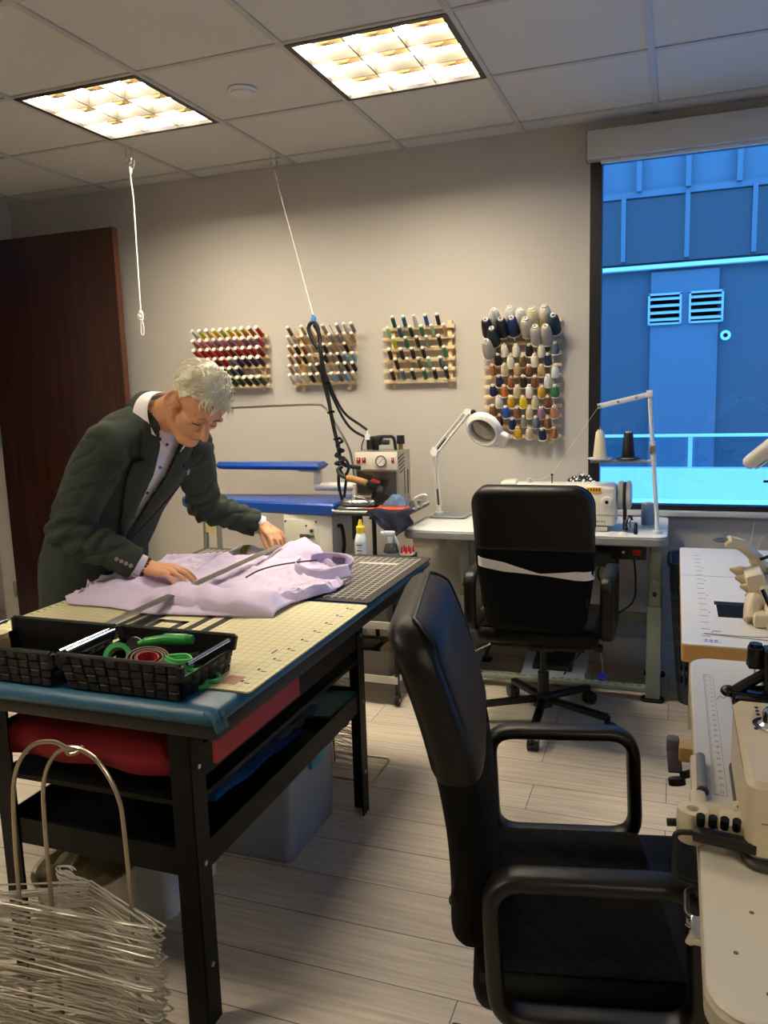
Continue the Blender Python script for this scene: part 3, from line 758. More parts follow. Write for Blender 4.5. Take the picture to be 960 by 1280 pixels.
part('loop', MB().tube(smooth_u([(-1.142, Y1, .004), (-1.140, Y1, .35), (-1.136, Y1, .62), (-1.124, Y1, .715), (-1.088, Y1, .768), (-1.045, Y1, .785), (-.995, Y1, .765), (-.956, Y1, .705), (-.947, Y1, .62), (-.946, Y1, .35), (-.946, Y1, .004)]), .0042, 10), WR, hs_, True)
part('loop', MB().tube(smooth_u([(-1.190, Y1 - .03, .004), (-1.190, Y1 - .03, .40), (-1.182, Y1 - .03, .62), (-1.165, Y1 - .03, .73), (-1.13, Y1 - .02, .785), (-1.085, Y1 - .012, .797), (-1.055, Y1 - .008, .786), (-1.04, Y1 + .004, .777)]), .0042, 10), WR, hs_, True)
part('hook', MB().tube(bez([(-1.06, Y1 - .009, .787), (-1.05, Y1 - .010, .776), (-1.035, Y1 - .004, .779), (-1.03, Y1 + .006, .788)], 5), .0036, 8), WR, hs_, True)
HX2, HY2 = -1.285, 2.64
hanger_stack(HX2, HY2, .014, .0095, 62, R(-3), 'white wire hanger in the stack under the far end of the table', 'wire hangers stacked under the table', 4)
h2 = thing('hanger_stand', 'hanger stand on the floor at the far end of the cutting table', 'hanger stand', (HX2, HY2, 0))
base = MB().tube(arcpath([(-.24, -.10, .004), (.27, -.10, .004), (.27, .10, .004), (-.24, .10, .004)], .03, closed=True), .004, 8, True)
part('base', base, WR, h2)
for sx in (-1, 1): part('post', MB().tube(arcpath([(sx * .075, 0, .004), (sx * .075, 0, .66), (0, 0, .70)], .05), .004, 8), WR, h2)
# ================================================================ office chairs
LEA = mat('black_leather', '#050505', .38, spec=.32, bump=.12, bscale=420); FABR = mat('black_mesh', '#030303', .9, spec=.2, bump=.3, bscale=900)
PLA = mat('black_plastic', '#060606', .42, spec=.4)
SEATM = mat('seat_leather', '#0a0a0a', .55, bump=.1, bscale=420, spec=.15)
def ring_pts(hw, ht, cx, z, n=28, p=5.):
    out = []
    for i in range(n):
        a = 2 * PI * i / n; c, s = math.cos(a), math.sin(a)
        out.append((cx + ht * math.copysign(abs(c) ** (2 / 3.2), c), hw * math.copysign(abs(s) ** (2 / p), s), z))
    return out
def loft(b, rings, mi=0):
    n = len(rings[0]); vs = [p for r in rings for p in r]; k = len(rings)
    fs = [[j * n + i, j * n + (i + 1) % n, (j + 1) * n + (i + 1) % n, (j + 1) * n + i] for j in range(k - 1) for i in range(n)]
    fs += [list(range(n))[::-1], list(range((k - 1) * n, k * n))]
    return b.add(vs, fs, mi)
def back_cx(z): t = (z - .46) / .61; return -.215 - .03 * t - .075 * t * t + .02 * math.sin(PI * t)
BZ0, BZ1 = .46, 1.06
def back_hw(z):
    t = (z - BZ0) / (BZ1 - BZ0); w_ = .195 + .036 * min(1, t * 2.2)
    d = BZ1 - z
    if d < .085: w_ -= .085 - math.sqrt(max(0, .085 ** 2 - (.085 - d) ** 2))
    if z - BZ0 < .06: q = .06 - (z - BZ0); w_ -= .06 - math.sqrt(max(0, .06 ** 2 - q ** 2))
    return w_
def back_ht(z):
    d = min(BZ1 - z, z - BZ0); base = .047 if z > .8 else .043
    return base * (min(1, d / .03) ** .5 if d < .03 else 1)
def back_section(z0, z1, n, grow=0.):
    rr = []
    for k in range(n + 1):
        z = z0 + (z1 - z0) * k / n
        rr.append(ring_pts(back_hw(z) + grow, max(.004, back_ht(z) + grow), back_cx(z), z))
    return loft(MB(), rr)
def make_chair(label, loc, rz, spin):
    o = thing('office_chair', label, 'chair', loc, rz, 'black office chairs')
    hp_ = None; pd = back_section(.80, 1.0595, 26, .0015); hp_ = part('headrest_pad', pd, LEA, o, ang=60)
    bk_ = part('backrest', back_section(.4605, .815, 22), FABR, o, ang=60)
    pp = MB()
    for sx in (1,):
        ln = []
        for k in range(41):
            z = .88 + .177 * k / 40; ln.append((back_cx(z) + sx * back_ht(z) * .80, back_hw(z) - .001, z))
        full = ln + [(p[0], -p[1], p[2]) for p in ln[::-1]]
        pp.tube(full, [.0028 * min(1, q / 4, (len(full) - 1 - q) / 4) + .0002 for q in range(len(full))], 6)
    part('piping', pp, LEA, hp_)
    zp = MB().tube([(back_cx(.62 + k * .02) - .026, back_hw(.6) - .005, .62 + k * .02) for k in range(6)], .003, 6)
    zx, zy = back_cx(.61) - .030, -back_hw(.61) + .012
    zp.tube([(zx, zy, .615), (zx - .004, zy - .002, .590)], .004, 6).tube([(zx - .004 + .005 * math.cos(a), zy - .002, .582 + .009 * math.sin(a)) for a in [2 * PI * k / 12 for k in range(12)]], .0018, 6, True)
    part('zip', zp, M('#2a2a2a', .3, .7), bk_)
    # seat
    st = MB().box((.02, 0, .43), (.47, .485, .075), bev=.035, seg=4); part('seat', st, SEATM, o, ang=60)
    def q(u, v):
        x = -.20 + .33 * u; y = -.22 + .44 * v
        return (x, y, .4695 + .010 * math.sin(PI * u) ** .5 * math.sin(PI * v) ** .5 - .003 * (abs(math.sin((u * 4 + v * 4) * PI)) < .12 or abs(math.sin((u * 4 - v * 4) * PI)) < .12))
    part('seat_panel', MB().sheet(q, 44, 56, .006), FABR, o, ang=60, label='quilted mesh seat panel')
    part('seat_pan', MB().box((.0, 0, .384), (.36, .38, .02), bev=.006), PLA, o)
    part('mechanism', MB().box((.0, 0, .355), (.17, .12, .045), bev=.01).box((-.12, 0, .385), (.18, .06, .012)).bar((-.195, 0, .39), (-.205, 0, .50), .06, .008, up=(1, 0, 0)), PLA, o)
    lv = MB().tube([(.02, -.05, .355), (.02, -.20, .352), (.02, -.215, .345)], .006, 8).box((.02, -.225, .335), (.028, .035, .03), bev=.006)
    part('lever', lv, PLA, o)
    for s_ in (1, -1):
        y = s_ * .272
        pth = arcpath([(-.175, y, .43), (-.185, y, .672), (.125, y, .672), (.135, y, .43)], .055, 6, True)
        a = MB().tube(pth, 1., 14, True, flat=(.024, .0135)) if False else MB()
        # flat oval band swept round the loop
        k = len(pth); c = sum(pth, Vector()) / k; n = 14; vs = []
        for i, p in enumerate(pth):
            t_ = (pth[(i + 1) % k] - pth[i - 1]).normalized(); nrm = Vector((0, 1, 0)).cross(t_).normalized()
            for j in range(n):
                an = 2 * PI * j / n; vs.append(p + Vector((0, 1, 0)) * (.026 * math.copysign(abs(math.cos(an)) ** .7, math.cos(an))) + nrm * (.0145 * math.copysign(abs(math.sin(an)) ** .7, math.sin(an))))
        a.add(vs, [[i * n + j, i * n + (j + 1) % n, ((i + 1) % k) * n + (j + 1) % n, ((i + 1) % k) * n + j] for i in range(k) for j in range(n)])
        a.box((-.02, s_ * .235, .405), (.07, .08, .014), bev=.004)
        part('armrest', a, PLA, o, ang=60)
    part('gas_lift', MB().cyl((0, 0, .20), (0, 0, .345), .014, n=18).cyl((0, 0, .075), (0, 0, .22), .026, .024, 18), PLA, o)
    part('hub', MB().cyl((0, 0, .07), (0, 0, .125), .042, .034, 20), PLA, o)
    for k in range(5):
        a = R(spin + 72 * k); d = Vector((math.cos(a), math.sin(a), 0))
        lg = MB().bar(d * .03 + Vector((0, 0, .100)), d * .285 + Vector((0, 0, .078)), .034, .026, bev=.006).cyl(d * .285 + Vector((0, 0, .045)), d * .285 + Vector((0, 0, .085)), .012, n=12)
        lo_ = part('leg', lg, PLA, o)
        t_ = Vector((-d.y, d.x, 0)); cw = d * .295 + Vector((0, 0, .027)); 
        ca = MB()
        for sg in (1, -1): ca.cyl(cw + t_ * sg * .006, cw + t_ * sg * .022, .027, n=18)
        ca.ball(cw + Vector((0, 0, .012)), (.022, .022, .022), 12, 8)
        part('caster', ca, M('#121212', .35), lo_)
    return o
make_chair('black office chair in the foreground with armrests, seat facing the front machine', (-.135, 1.425, 0), R(12.5), 20)
c2 = make_chair('black office chair seen from behind with a white ribbon round its back', (-.505, 3.275, 0), R(90), 37)
# white ribbon tied round the far chair's back
def rib(u, v):
    x = -.228 + .456 * u; k = abs(u - .56); wd_ = .006 + .032 * min(1, k / .30) ** 1.2 * (1 if u < .56 else .9)
    z = .752 - .045 * min(1, u / .56) + (v - .5) * wd_
    ed = max(0, (abs(x) - .19) / .04)
    return (-.505 + x, 3.275 + back_cx(z) - back_ht(z) - .004 + .045 * ed ** 2, z)
solo('ribbon', MB().sheet(rib, 60, 6, -.0015), M('#e9e7e2', .6), 'white twisted ribbon tied round the back of the far chair', 'ribbon', ang=70)
tg = thing('key_tag', 'small blue tag hanging from the lever of the far chair', 'tag', (-.265, 3.30, .21))
part('strap', MB().tube([(0, 0, .012), (.002, 0, .06), (-.01, -.0, .112)], .0016, 6), M('#d8d8d8', .5), tg)
part('disc', MB().lathe([(0, -.003), (.018, -.003), (.02, 0), (.018, .003), (0, .003)], 20, axis=(.2, -1, .1)), M('#2038c0', .35), tg)
# ================================================================ far sewing table
TOPW = mat('white_laminate', '#e4e4e0', .35); EDGE = M('#8b8e8c', .45)
def leg_frame(o, xs, ys, ztop, splits=True, side=1):
    for x in xs:
        for y in ys:
            b = MB().box((x, y, (.40 + ztop) / 2), (.050, .034, ztop - .40), bev=.004).box((x, y, .23), (.062, .044, .43), bev=.005)
            for z in (.56, .50): b.cyl((x, y - .017, z), (x, y - .026, z), .010, n=12, mi=1 if z > .52 else 2)
            b.cyl((x + .02, y - .02, .42), (x + .02, y - .028, .42), .006, n=10, mi=1)
            part('leg', b, [GREENGREY, STEEL, BLACK], o, True)
            part('foot_pad', MB().prism(rrect(.10, .062, .02, 4, (x, y)), .0, .014, bev=.003), RUBBER, o, True)
    for x in xs:
        part('side_rail', MB().box((x, sum(ys) / 2, .05), (.04, ys[1] - ys[0], .04), bev=.004), GREENGREY, o, True); part('side_rail', MB().box((x, sum(ys) / 2, ztop - .03), (.04, ys[1] - ys[0] + .06, .03), bev=.004), GREENGREY, o, True)
st = thing('sewing_table', 'white sewing machine table with green grey legs behind the far chair', 'table', (-.61, 3.78, 0))
part('tabletop', MB().prism(rrect(1.18, .56, .05, 6, (-.61, 3.775)), .7705, .775, bev=.001), TOPW, st, True)
part('core', MB().prism(rrect(1.186, .566, .05, 6, (-.61, 3.775)), .732, .7705, bev=.006), EDGE, st, True)
leg_frame(st, (-.93, -.068), (3.62, 3.96), .735)
part('crossbar', MB().box((-.5, 3.93, .29), (.86, .03, .06), bev=.004), GREENGREY, st, True)
tdb = MB().box((-.5, 3.63, .05), (.82, .055, .022), bev=.004)
for k in range(22): tdb.box((-.86 + k * .035, 3.625 + .012 * (k % 2), .0612), (.018, .006, .0006), mi=1)
part('foot_rail', tdb, [GREENGREY, BLACK], st, True)
part('drawer', MB().box((-1.105, 3.62, .70), (.13, .14, .05), bev=.008), M('#d9cdb5', .5), st, True).data.update()
pdl = thing('foot_pedal', 'grey treadle pedal with a black rubber pad under the sewing table', 'pedal', (-.52, 3.80, .055))
X = Matrix.Translation((0, 0, .04)) @ rotm((R(14), 0, 0))
part('frame', MB().prism(rrect(.30, .34, .02, 4), -.006, .006, bev=.002).xf(X), M('#8d9aa2', .4), pdl)
part('pad', MB().prism(rrect(.19, .22, .01, 3, (-.01, .0)), .006, .010, bev=.001).xf(X), RUBBER, pdl)
part('bracket', MB().box((.16, -.12, .0), (.03, .03, .05)), STEEL, pdl)
sw = thing('switch_box', 'black switch box with red rocker under the right of the sewing table', 'switch', (-.18, 3.59, .665))
part('body', MB().box((0, 0, .03), (.15, .07, .068), bev=.005), BLACK, sw); part('rocker', MB().box((.035, -.036, .03), (.035, .008, .026), bev=.003), M('#b01a1e', .3), sw)
part('lamp', MB().cyl((-.02, -.034, .03), (-.02, -.039, .03), .006, n=12), WHITE, sw)
mo = thing('sewing_motor', 'dark motor housing under the sewing table left of the switch box', 'motor', (-.31, 3.66, .731))
part('body', MB().cyl((-.07, 0, -.075), (.07, 0, -.075), .055, n=24).box((0, 0, -.012), (.10, .08, .024)), M('#3b3f42', .45), mo); part('cap', MB().cyl((.07, 0, -.075), (.085, 0, -.075), .04, n=20), BLACK, mo)
# sewing machine head
def machine_text(): return text_mb
MCW = M('#e9e4d4', .35)
sm = thing('sewing_machine', 'cream industrial sewing machine on the far table, right of the chair back', 'sewing machine', (-.45, 3.68, .7755))
part('bed', MB().box((-.07, 0, .012), (.50, .178, .022), bev=.006), M('#c9c9c4', .3, .3), sm)
col = MB().box((.145, 0, .112), (.132, .17, .178), bev=.014, seg=3).box((.145, 0, .19), (.12, .13, .035), bev=.012)
part('column', col, MCW, sm)
part('arm', MB().box((-.08, .0, .165), (.40, .105, .085), bev=.016, seg=3), MCW, sm)
part('head', MB().box((-.27, 0, .135), (.075, .11, .17), bev=.014, seg=3), MCW, sm)
part('needle_bar', MB().cyl((-.285, 0, .025), (-.285, 0, .06), .004, n=10).cyl((-.27, .015, .025), (-.27, .015, .06), .005, n=10).box((-.28, 0, .026), (.02, .03, .004)), CHROME, sm)
part('seam', MB().box((.145, -.0856, .075), (.13, .001, .003)), M('#a59f8e', .5), sm)
part('dial', MB().cyl((.175, -.085, .135), (.175, -.10, .135), .024, .021, 24).cyl((.175, -.10, .135), (.175, -.104, .135), .008, n=14, mi=1), [MCW, BLACK], sm)
lb = MB().box((.118, -.0862, .185), (.065, .001, .026)); wl_ = part('warning_label', lb, M('#e0b13c', .5), sm)
tx = MB()
for k in range(5): tx.box((.094 + k * .012, -.0869, .187), (.006, .0006, .010))
part('label_print', tx, M('#5a3a10', .5), wl_)
pl = MB().box((.14, -.0862, .042), (.062, .001, .026)); np_ = part('name_plate', pl, M('#d8d2c2', .4), sm)
tx = MB()
for k in range(6): tx.box((.116 + k * .0095, -.0869, .046), (.005, .0006, .005))
tx.box((.112, -.0869, .038), (.003, .0006, .003)).box((.166, -.0869, .038), (.003, .0006, .003)); part('plate_print', tx, M('#4a4a48', .5), np_)
part('handwheel', MB().lathe([(.0, .212), (.03, .212), (.06, .217), (.064, .224), (.064, .236), (.055, .24), (.055, .252), (.064, .255), (.064, .268), (.05, .275), (.02, .277), (0, .277)], 36, loc=(0, .01, .155), axis=(1, 0, 0)), M('#e3ddcf', .3), sm)
bl = MB().lathe([(.0565, .239), (.0575, .239), (.0575, .253), (.0565, .253)], 36, loc=(0, .01, .155), axis=(1, 0, 0), closed=True)
for sg in (1, -1): bl.bar((.246, .01 + sg * .055, .15), (.246, .01 + sg * .035, .002), .012, .003, up=(0, 1, 0))
part('belt', bl, M('#14161c', .6), sm)
part('thread_post', MB().cyl((-.073, -.03, .20), (-.073, -.03, .245), .0025, n=8).cyl((-.073, -.03, .245), (-.073, -.03, .252), .006, n=10), BLACK, sm)
part('tension_post', MB().cyl((-.18, -.02, .20), (-.18, -.02, .222), .009, n=12).cyl((-.18, -.02, .222), (-.18, -.02, .229), .011, n=12), WHITE, sm)
bw = thing('bobbin_winder', 'small metal bobbin winder on the table right of the machine', 'bobbin winder', (-.18, 3.62, .7755))
part('base', MB().box((0, 0, .004), (.05, .08, .008), bev=.002), STEEL, bw); part('arm', MB().tube(bez([(-.01, -.02, .008), (-.012, -.022, .04), (0, 0, .07), (.01, .02, .05)], 5), .005, 8), BLACK, bw)
part('wheel', MB().cyl((-.022, -.015, .036), (-.012, -.015, .036), .018, n=20), M('#2a2c30', .4), bw); part('spindle', MB().cyl((.005, -.02, .008), (.005, -.02, .055), .004, n=10).cyl((.005, -.02, .04), (.005, -.02, .044), .014, n=16), CHROME, bw)
# thread stand
ts = thing('thread_stand', 'white metal thread stand in front of the window', 'thread stand', (-.061, 3.60, .775))
WM = M('#dfe6e8', .35)
def L3(z): return Vector((-.044 * z / .605, 0, z))
part('foot', MB().cyl((0, 0, .0005), (0, 0, .014), .022, n=20), WM, ts)
part('pole', MB().tube([L3(.0), L3(.30), L3(.605)], .009, 12), WM, ts)
part('sleeve', MB().tube([L3(.30), L3(.40)], .0125, 12), WM, ts)
part('clamp', MB().box(L3(.365), (.030, .03, .035), bev=.004).cyl(L3(.365) + Vector((0, -.015, 0)), L3(.365) + Vector((0, -.028, 0)), .008, n=12), STEEL, ts)
part('thread_arm', MB().bar(L3(.6), L3(.6) + Vector((-.215, 0, -.046)), .006, .022, bev=.002).box(L3(.603), (.026, .03, .03), bev=.003), WM, ts)
g = MB()
for k in (.25, .6, .97): g.cyl(L3(.6) + Vector((-.215 * k, -.004, -.046 * k)), L3(.6) + Vector((-.215 * k, -.008, -.046 * k)), .006, n=12)
part('thread_guide', g, STEEL, ts)
zs = .315
part('spool_bar', MB().bar(L3(zs), L3(zs) + Vector((-.265, 0, 0)), .02, .012, bev=.002), M('#b9c2c4', .3, .5), ts)
for k, xx in enumerate((-.224, -.105)):
    part('spool_plate', MB().lathe([(0, .007), (.045, .008), (.052, .012), (.052, .015), (.044, .012), (0, .011)], 28, loc=L3(zs) + Vector((xx, 0, 0))), WHITE if k == 0 else BLACK, ts)
    part('spool_pin', MB().cyl(L3(zs) + Vector((xx, 0, .01)), L3(zs) + Vector((xx, 0, .155)), .0025, n=8), STEEL, ts)
def cone_spool(loc, col, label, h_=.115, r0=.027, r1=.019, core='#e8e4d8', name='thread_spool', group=None, axis=(0, 0, 1)):
    o = thing(name, label, 'thread spool', loc, 0, group)
    part('thread', MB().lathe([(r0 * .4, .002), (r0 * .93, .002), (r0, .010), (r1, h_ - .010), (r1 * .86, h_), (r1 * .4, h_)], 22, axis=axis), mat_thread(col), o)
    part('core', MB().lathe([(.006, -.001), (r0 * .95, -.001), (r0 * .95, .002), (r0 * .4, .002), (r1 * .55, h_ - .002), (r1 * .62, h_ + .006), (.004, h_ + .006)], 18, axis=axis), M(core, .5), o)
    return o
_th = {}
def mat_thread(col):
    if col not in _th:
        m = mat('thread_' + col.strip('#'), col, .55, spec=.35); nt = m.node_tree
        tc = nt.nodes.new('ShaderNodeTexCoord'); wv = nt.nodes.new('ShaderNodeTexWave'); wv.bands_direction = 'Z'; wv.inputs['Scale'].default_value = 160; wv.inputs['Distortion'].default_value = 1.5
        bp = nt.nodes.new('ShaderNodeBump'); bp.inputs['Strength'].default_value = .25; bp.inputs['Distance'].default_value = .002
        nt.links.new(tc.outputs['Object'], wv.inputs['Vector']); nt.links.new(wv.outputs['Fac'], bp.inputs['Height']); nt.links.new(bp.outputs['Normal'], nt.nodes['Principled BSDF'].inputs['Normal'])
        _th[col] = m
    return _th[col]
ctr = Vector((-.061, 3.60, .775)) + L3(zs)
cone_spool(ctr + Vector((-.224, 0, .0135)), '#e6dcb8', 'cream thread cone on the left plate of the thread stand', .118, .029, .019)
cone_spool(ctr + Vector((-.105, 0, .0135)), '#0b0d16', 'black thread cone on the right plate of the thread stand', .110, .028, .020)
cone_spool((-.108, 3.80, .777), '#7f8fa6', 'blue grey thread spool standing on the sewing table', .10, .03, .03)
cone_spool((-.150, 3.545, .777), '#101014', 'small black thread spool on the right of the sewing table', .052, .009, .008)
solo('spool_cap', MB().lathe([(0, 0), (.022, 0), (.012, .012), (.004, .014), (0, .014)], 20), WHITE, 'small white plastic cone cap at the sewing table front edge', 'cap', (-.20, 3.52, .7755))
th = MB().tube([(-.314, 3.597, 1.33), (-.523, 3.65, 1.027)], .0007, 5).tube(bez([(-.523, 3.65, 1.027), (-.58, 3.65, 1.0), (-.63, 3.66, 1.0)], 4), .0007, 5)
solo('thread_line', th, M('#e8e6de', .5), 'thread running from the stand arm down to the machine', 'thread')
# patterned cloth
pc = MB().sheet(lambda u, v: (-.47 + .13 * u, 3.76 + .08 * v, .976 + .03 * math.sin(PI * u) * math.sin(PI * v) - .06 * max(0, u - .7) + .012 * math.sin(u * 20 + v * 9)), 20, 12, .004)
m = mat('pattern_cloth', '#16171f', .8); nt = m.node_tree; vo = nt.nodes.new('ShaderNodeTexVoronoi'); vo.inputs['Scale'].default_value = 55
tc = nt.nodes.new('ShaderNodeTexCoord'); cr = nt.nodes.new('ShaderNodeValToRGB'); cr.color_ramp.interpolation = 'CONSTANT'; cr.color_ramp.elements[0].color = lin('#e8e8ee'); cr.color_ramp.elements[1].position = .42; cr.color_ramp.elements[1].color = lin('#12131a')
nt.links.new(tc.outputs['Object'], vo.inputs['Vector']); nt.links.new(vo.outputs['Distance'], cr.inputs['Fac']); nt.links.new(cr.outputs[0], nt.nodes['Principled BSDF'].inputs['Base Color'])
solo('patterned_cloth', pc, m, 'black and white patterned cloth on top of the far sewing machine', 'cloth', ang=80)
# ---------------------------------------------------------------- magnifier lamps
def tube_pair(b, p0, p1, off, r=.006):
    for s_ in (1, -1): b.cyl(Vector(p0) + off * s_, Vector(p1) + off * s_, r, n=10)
    return b
def magnifier(label, base, el1, el2, hc, nrm, handle_dir, plate=True, s=1.):
    o = thing('magnifier_lamp', label, 'lamp', base)
    LW = M('#eeeeea', .35); b0 = Vector(base)
    def W(p): return Vector(p) - b0
    nrm = Vector(nrm).normalized()
    if plate: part('base_plate', MB().prism(rrect(.19, .15, .015, 4, (.07, -.03)), .0005, .012, bev=.003), M('#8a8f92', .35, .3), o)
    part('swivel', MB().cyl((0, 0, .0), (0, 0, .055), .013, n=16).cyl((0, 0, .012), (0, 0, .02), .024, n=18), LW, o)
    d = (W(el1)).normalized(); sd_ = d.cross(Vector((0, 1, 0)));  sd_.normalize(); off = sd_ * .011
    part('lower_arm', tube_pair(MB(), (0, 0, .05), W(el1), off), LW, o)
    part('elbow', MB().cyl(W(el1) + Vector((0, -.02, 0)), W(el1) + Vector((0, .02, 0)), .019, n=18).box(W(el1), (.03, .02, .05), bev=.004), LW, o)
    d = (Vector(el2) - Vector(el1)).normalized(); sd_ = d.cross(Vector((0, 1, 0))); sd_.normalize()
    part('upper_arm', tube_pair(MB(), W(el1), W(el2), sd_ * .011), LW, o)
    sp_ = MB(); mid = W(el1) * .66 + W(el2) * .34
    sp_.tube([W(el1) + sd_ * -.002, mid], .0045, 8); part('spring', sp_, M('#2b2b2b', .4, .4), o)
    sp_ = MB().tube([W(el1) * .05 + Vector((0, 0, .02)), W(el1) * .42], .0045, 8); part('spring', sp_, M('#2b2b2b', .4, .4), o)
    hd = Vector(hc); 
    kn = MB().cyl(W(el2) + Vector((0, -.018, 0)), W(el2) + Vector((0, .018, 0)), .016, n=16).tube(bez([W(el2), W(el2) * .6 + W(hc) * .4 + Vector((0, -.01, .02)), W(el2) * .3 + W(hc) * .7], 5), .009, 8).ball(W(el2) * .62 + W(hc) * .38 + Vector((0, -.01, .03)), .014, mi=1)
    part('knuckle', kn, [LW, BLACK], o)
    hw = W(hc)
    hb = MB().lathe([(.076 * s, -.016), (.080 * s, -.020), (.098 * s, -.018), (.108 * s, -.006), (.108 * s, .010), (.100 * s, .020), (.082 * s, .022), (.076 * s, .018)], 40, loc=hw, axis=nrm, closed=True)
    hd_ = Vector(handle_dir); hd_ = (hd_ - nrm * hd_.dot(nrm)).normalized(); sd2 = nrm.cross(hd_)
    X = Matrix((hd_, sd2, nrm)).transposed().to_4x4(); X.translation = hw + hd_ * .118 * s
    hb.join(MB().box((0, 0, 0), (.05, .085, .034), bev=.012, seg=3), X)
    lr_ = part('lamp_ring', hb, LW, o, ang=50)
    part('tube_light', MB().lathe([(.086 * s, .022), (.093 * s, .026), (.086 * s, .030), (.080 * s, .026)], 36, loc=hw, axis=nrm, closed=True), M('#f4f4f0', .3), lr_)
    part('lens', MB().lathe([(0, -.006), (.03, -.005), (.077 * s, -.001), (.077 * s, .001), (.03, .005), (0, .006)], 32, loc=hw, axis=nrm), clear('lens_glass', '#d4d4d0', 1.6, .02, .18, '#8f8f8a') if 'lens_glass' not in bpy.data.materials else bpy.data.materials['lens_glass'], lr_, ang=60)
    return o
magnifier('white magnifier lamp with ring head on the left of the sewing table', (-1.145, 3.93, .7755), (-1.145, 3.88, 1.11), (-.957, 3.82, 1.31), (-.858, 3.75, 1.228), (-.24, -.84, -.48), (.8, -.1, -.55), s=.86)
# cables under the table
cb = MB().tube(bez([(-.31, 3.72, .60), (-.33, 3.86, .50), (-.25, 3.95, .35), (-.40, 3.92, .15), (-.60, 3.95, .012)], 7), .0045, 8)
solo('power_cable', cb, BLACK, 'black power cable hanging from the motor under the sewing table', 'cable')
cb = MB().tube(bez([(-.16, 3.63, .664), (-.155, 3.75, .52), (-.17, 3.82, .40), (-.26, 3.88, .30), (-.42, 3.70, .14), (-.50, 3.66, .012)], 7), .0045, 8)
solo('power_cable', cb, BLACK, 'black cable hanging from the switch box to the floor', 'cable')
cb = MB().tube(bez([(-.85, 3.9, .45), (-.86, 3.93, .20), (-.90, 3.88, .05), (-.98, 3.82, .012), (-1.04, 3.92, .012), (-.98, 4.0, .02)], 7), .005, 8)
solo('power_cable', cb, BLACK, 'black cable coiled on the floor by the left table legs', 'cable')
solo('white_rod', MB().cyl((-1.02, 3.55, .10), (-.62, 3.70, .30), .004, n=8), M('#c9ccc8', .4), 'thin pale linkage rod behind the far chair base', 'rod')
# ================================================================ pressing station
BLU = mat('blue_vinyl', '#0f459e', .32, bump=.05, bscale=25)
PW = M('#dcd9cf', .4)
ps = thing('ironing_station', 'white ironing table with two blue boards behind the man', 'ironing table', (-1.75, 3.72, 0))
def board(x0, x1, yb, yf, z0, z1, tap, bev):
    """pointed to the left, square to the right"""
    pl = []; n = 14
    ym = (yf + yb) / 2; hw = (yb - yf) / 2
    for k in range(n + 1):
        t_ = k / n; x = x1 + (x0 - x1) * (t_ if t_ < .8 else .8 + (t_ - .8)); w_ = hw * (1 - (1 - tap) * t_) * (1 if t_ < .86 else math.sqrt(max(.02, 1 - ((t_ - .86) / .14) ** 2)))
        pl.append((x, ym + w_))
    for k in range(n, -1, -1):
        t_ = k / n; x = x1 + (x0 - x1) * t_; w_ = hw * (1 - (1 - tap) * t_) * (1 if t_ < .86 else math.sqrt(max(.02, 1 - ((t_ - .86) / .14) ** 2)))
        pl.append((x, ym - w_))
    out = []
    for p in pl:
        if not out or (Vector(p) - Vector(out[-1])).length > .004: out.append(p)
    return MB().prism(out[::-1], z0, z1, bev=bev)
part('lower_board', board(-2.55, -1.56, 3.90, 3.52, .825, .885, .45, .010), BLU, ps, True)
part('sleeve_board', board(-2.335, -1.70, 3.79, 3.66, 1.035, 1.072, .55, .016), BLU, ps, True)
part('sleeve_arm', MB().box((-1.735, 3.73, .985), (.035, .04, .11), bev=.005).cyl((-1.745, 3.73, .945), (-1.50, 3.73, .945), .022, n=18).box((-1.78, 3.73, 1.028), (.10, .05, .012), bev=.003), PW, ps, True)
part('sleeve_arm_post', MB().cyl((-1.52, 3.73, .80), (-1.52, 3.73, .96), .024, n=18), PW, ps, True)
part('cabinet', MB().box((-1.72, 3.72, .66), (.27, .34, .33), bev=.008), PW, ps, True)
pn = MB().box((-1.755, 3.548, .70), (.185, .006, .20), bev=.002)
cp_ = part('control_panel', pn, M('#d2cebf', .45), ps, True)
kn = MB().box((-1.735, 3.544, .715), (.055, .004, .022)).cyl((-1.695, 3.545, .745), (-1.695, 3.535, .745), .009, n=14).box((-1.695, 3.544, .715), (.024, .004, .014), mi=1)
for dx, dz in ((-.085, .09), (.085, .09), (-.085, -.09), (.085, -.09), (.04, -.035), (.06, -.035), (.03, .07)): kn.cyl((-1.755 + dx, 3.546, .70 + dz), (-1.755 + dx, 3.541, .70 + dz), .005, n=10)
part('controls', kn, [M('#3b3d3a', .5), M('#2f6b3a', .5)], cp_, True)
lg = MB()
for sx in (-1, 1): part('leg', MB().bar((-1.72 + sx * .11, 3.62, .50), (-1.72 + sx * .13, 3.58, .012), .035, .035).bar((-1.72 + sx * .11, 3.84, .50), (-1.72 + sx * .13, 3.94, .012), .035, .035).bar((-1.72 + sx * .13, 3.555, .012), (-1.72 + sx * .13, 3.98, .012), .035, .024), PW, ps, True)
part('side_handle', MB().tube(bez([(-1.585, 3.62, .76), (-1.555, 3.60, .76), (-1.545, 3.60, .68), (-1.555, 3.60, .62), (-1.585, 3.62, .61)], 6), .009, 10), BLACK, ps, True)
part('gooseneck_rail', MB().tube(bez([(-2.72, 3.83, 1.32), (-2.60, 3.82, 1.352), (-2.184, 3.80, 1.360), (-1.78, 3.78, 1.366), (-1.70, 3.77, 1.35), (-1.65, 3.76, 1.29), (-1.56, 3.75, 1.13), (-1.53, 3.73, .96)], 7), .006, 10), M('#8f8b86', .3, .9), ps, True)
part('tray', MB().prism(rrect(.40, .42, .05, 5, (-1.37, 3.68)), .838, .856, bev=.005), M('#2a2a2c', .4), ps, True)
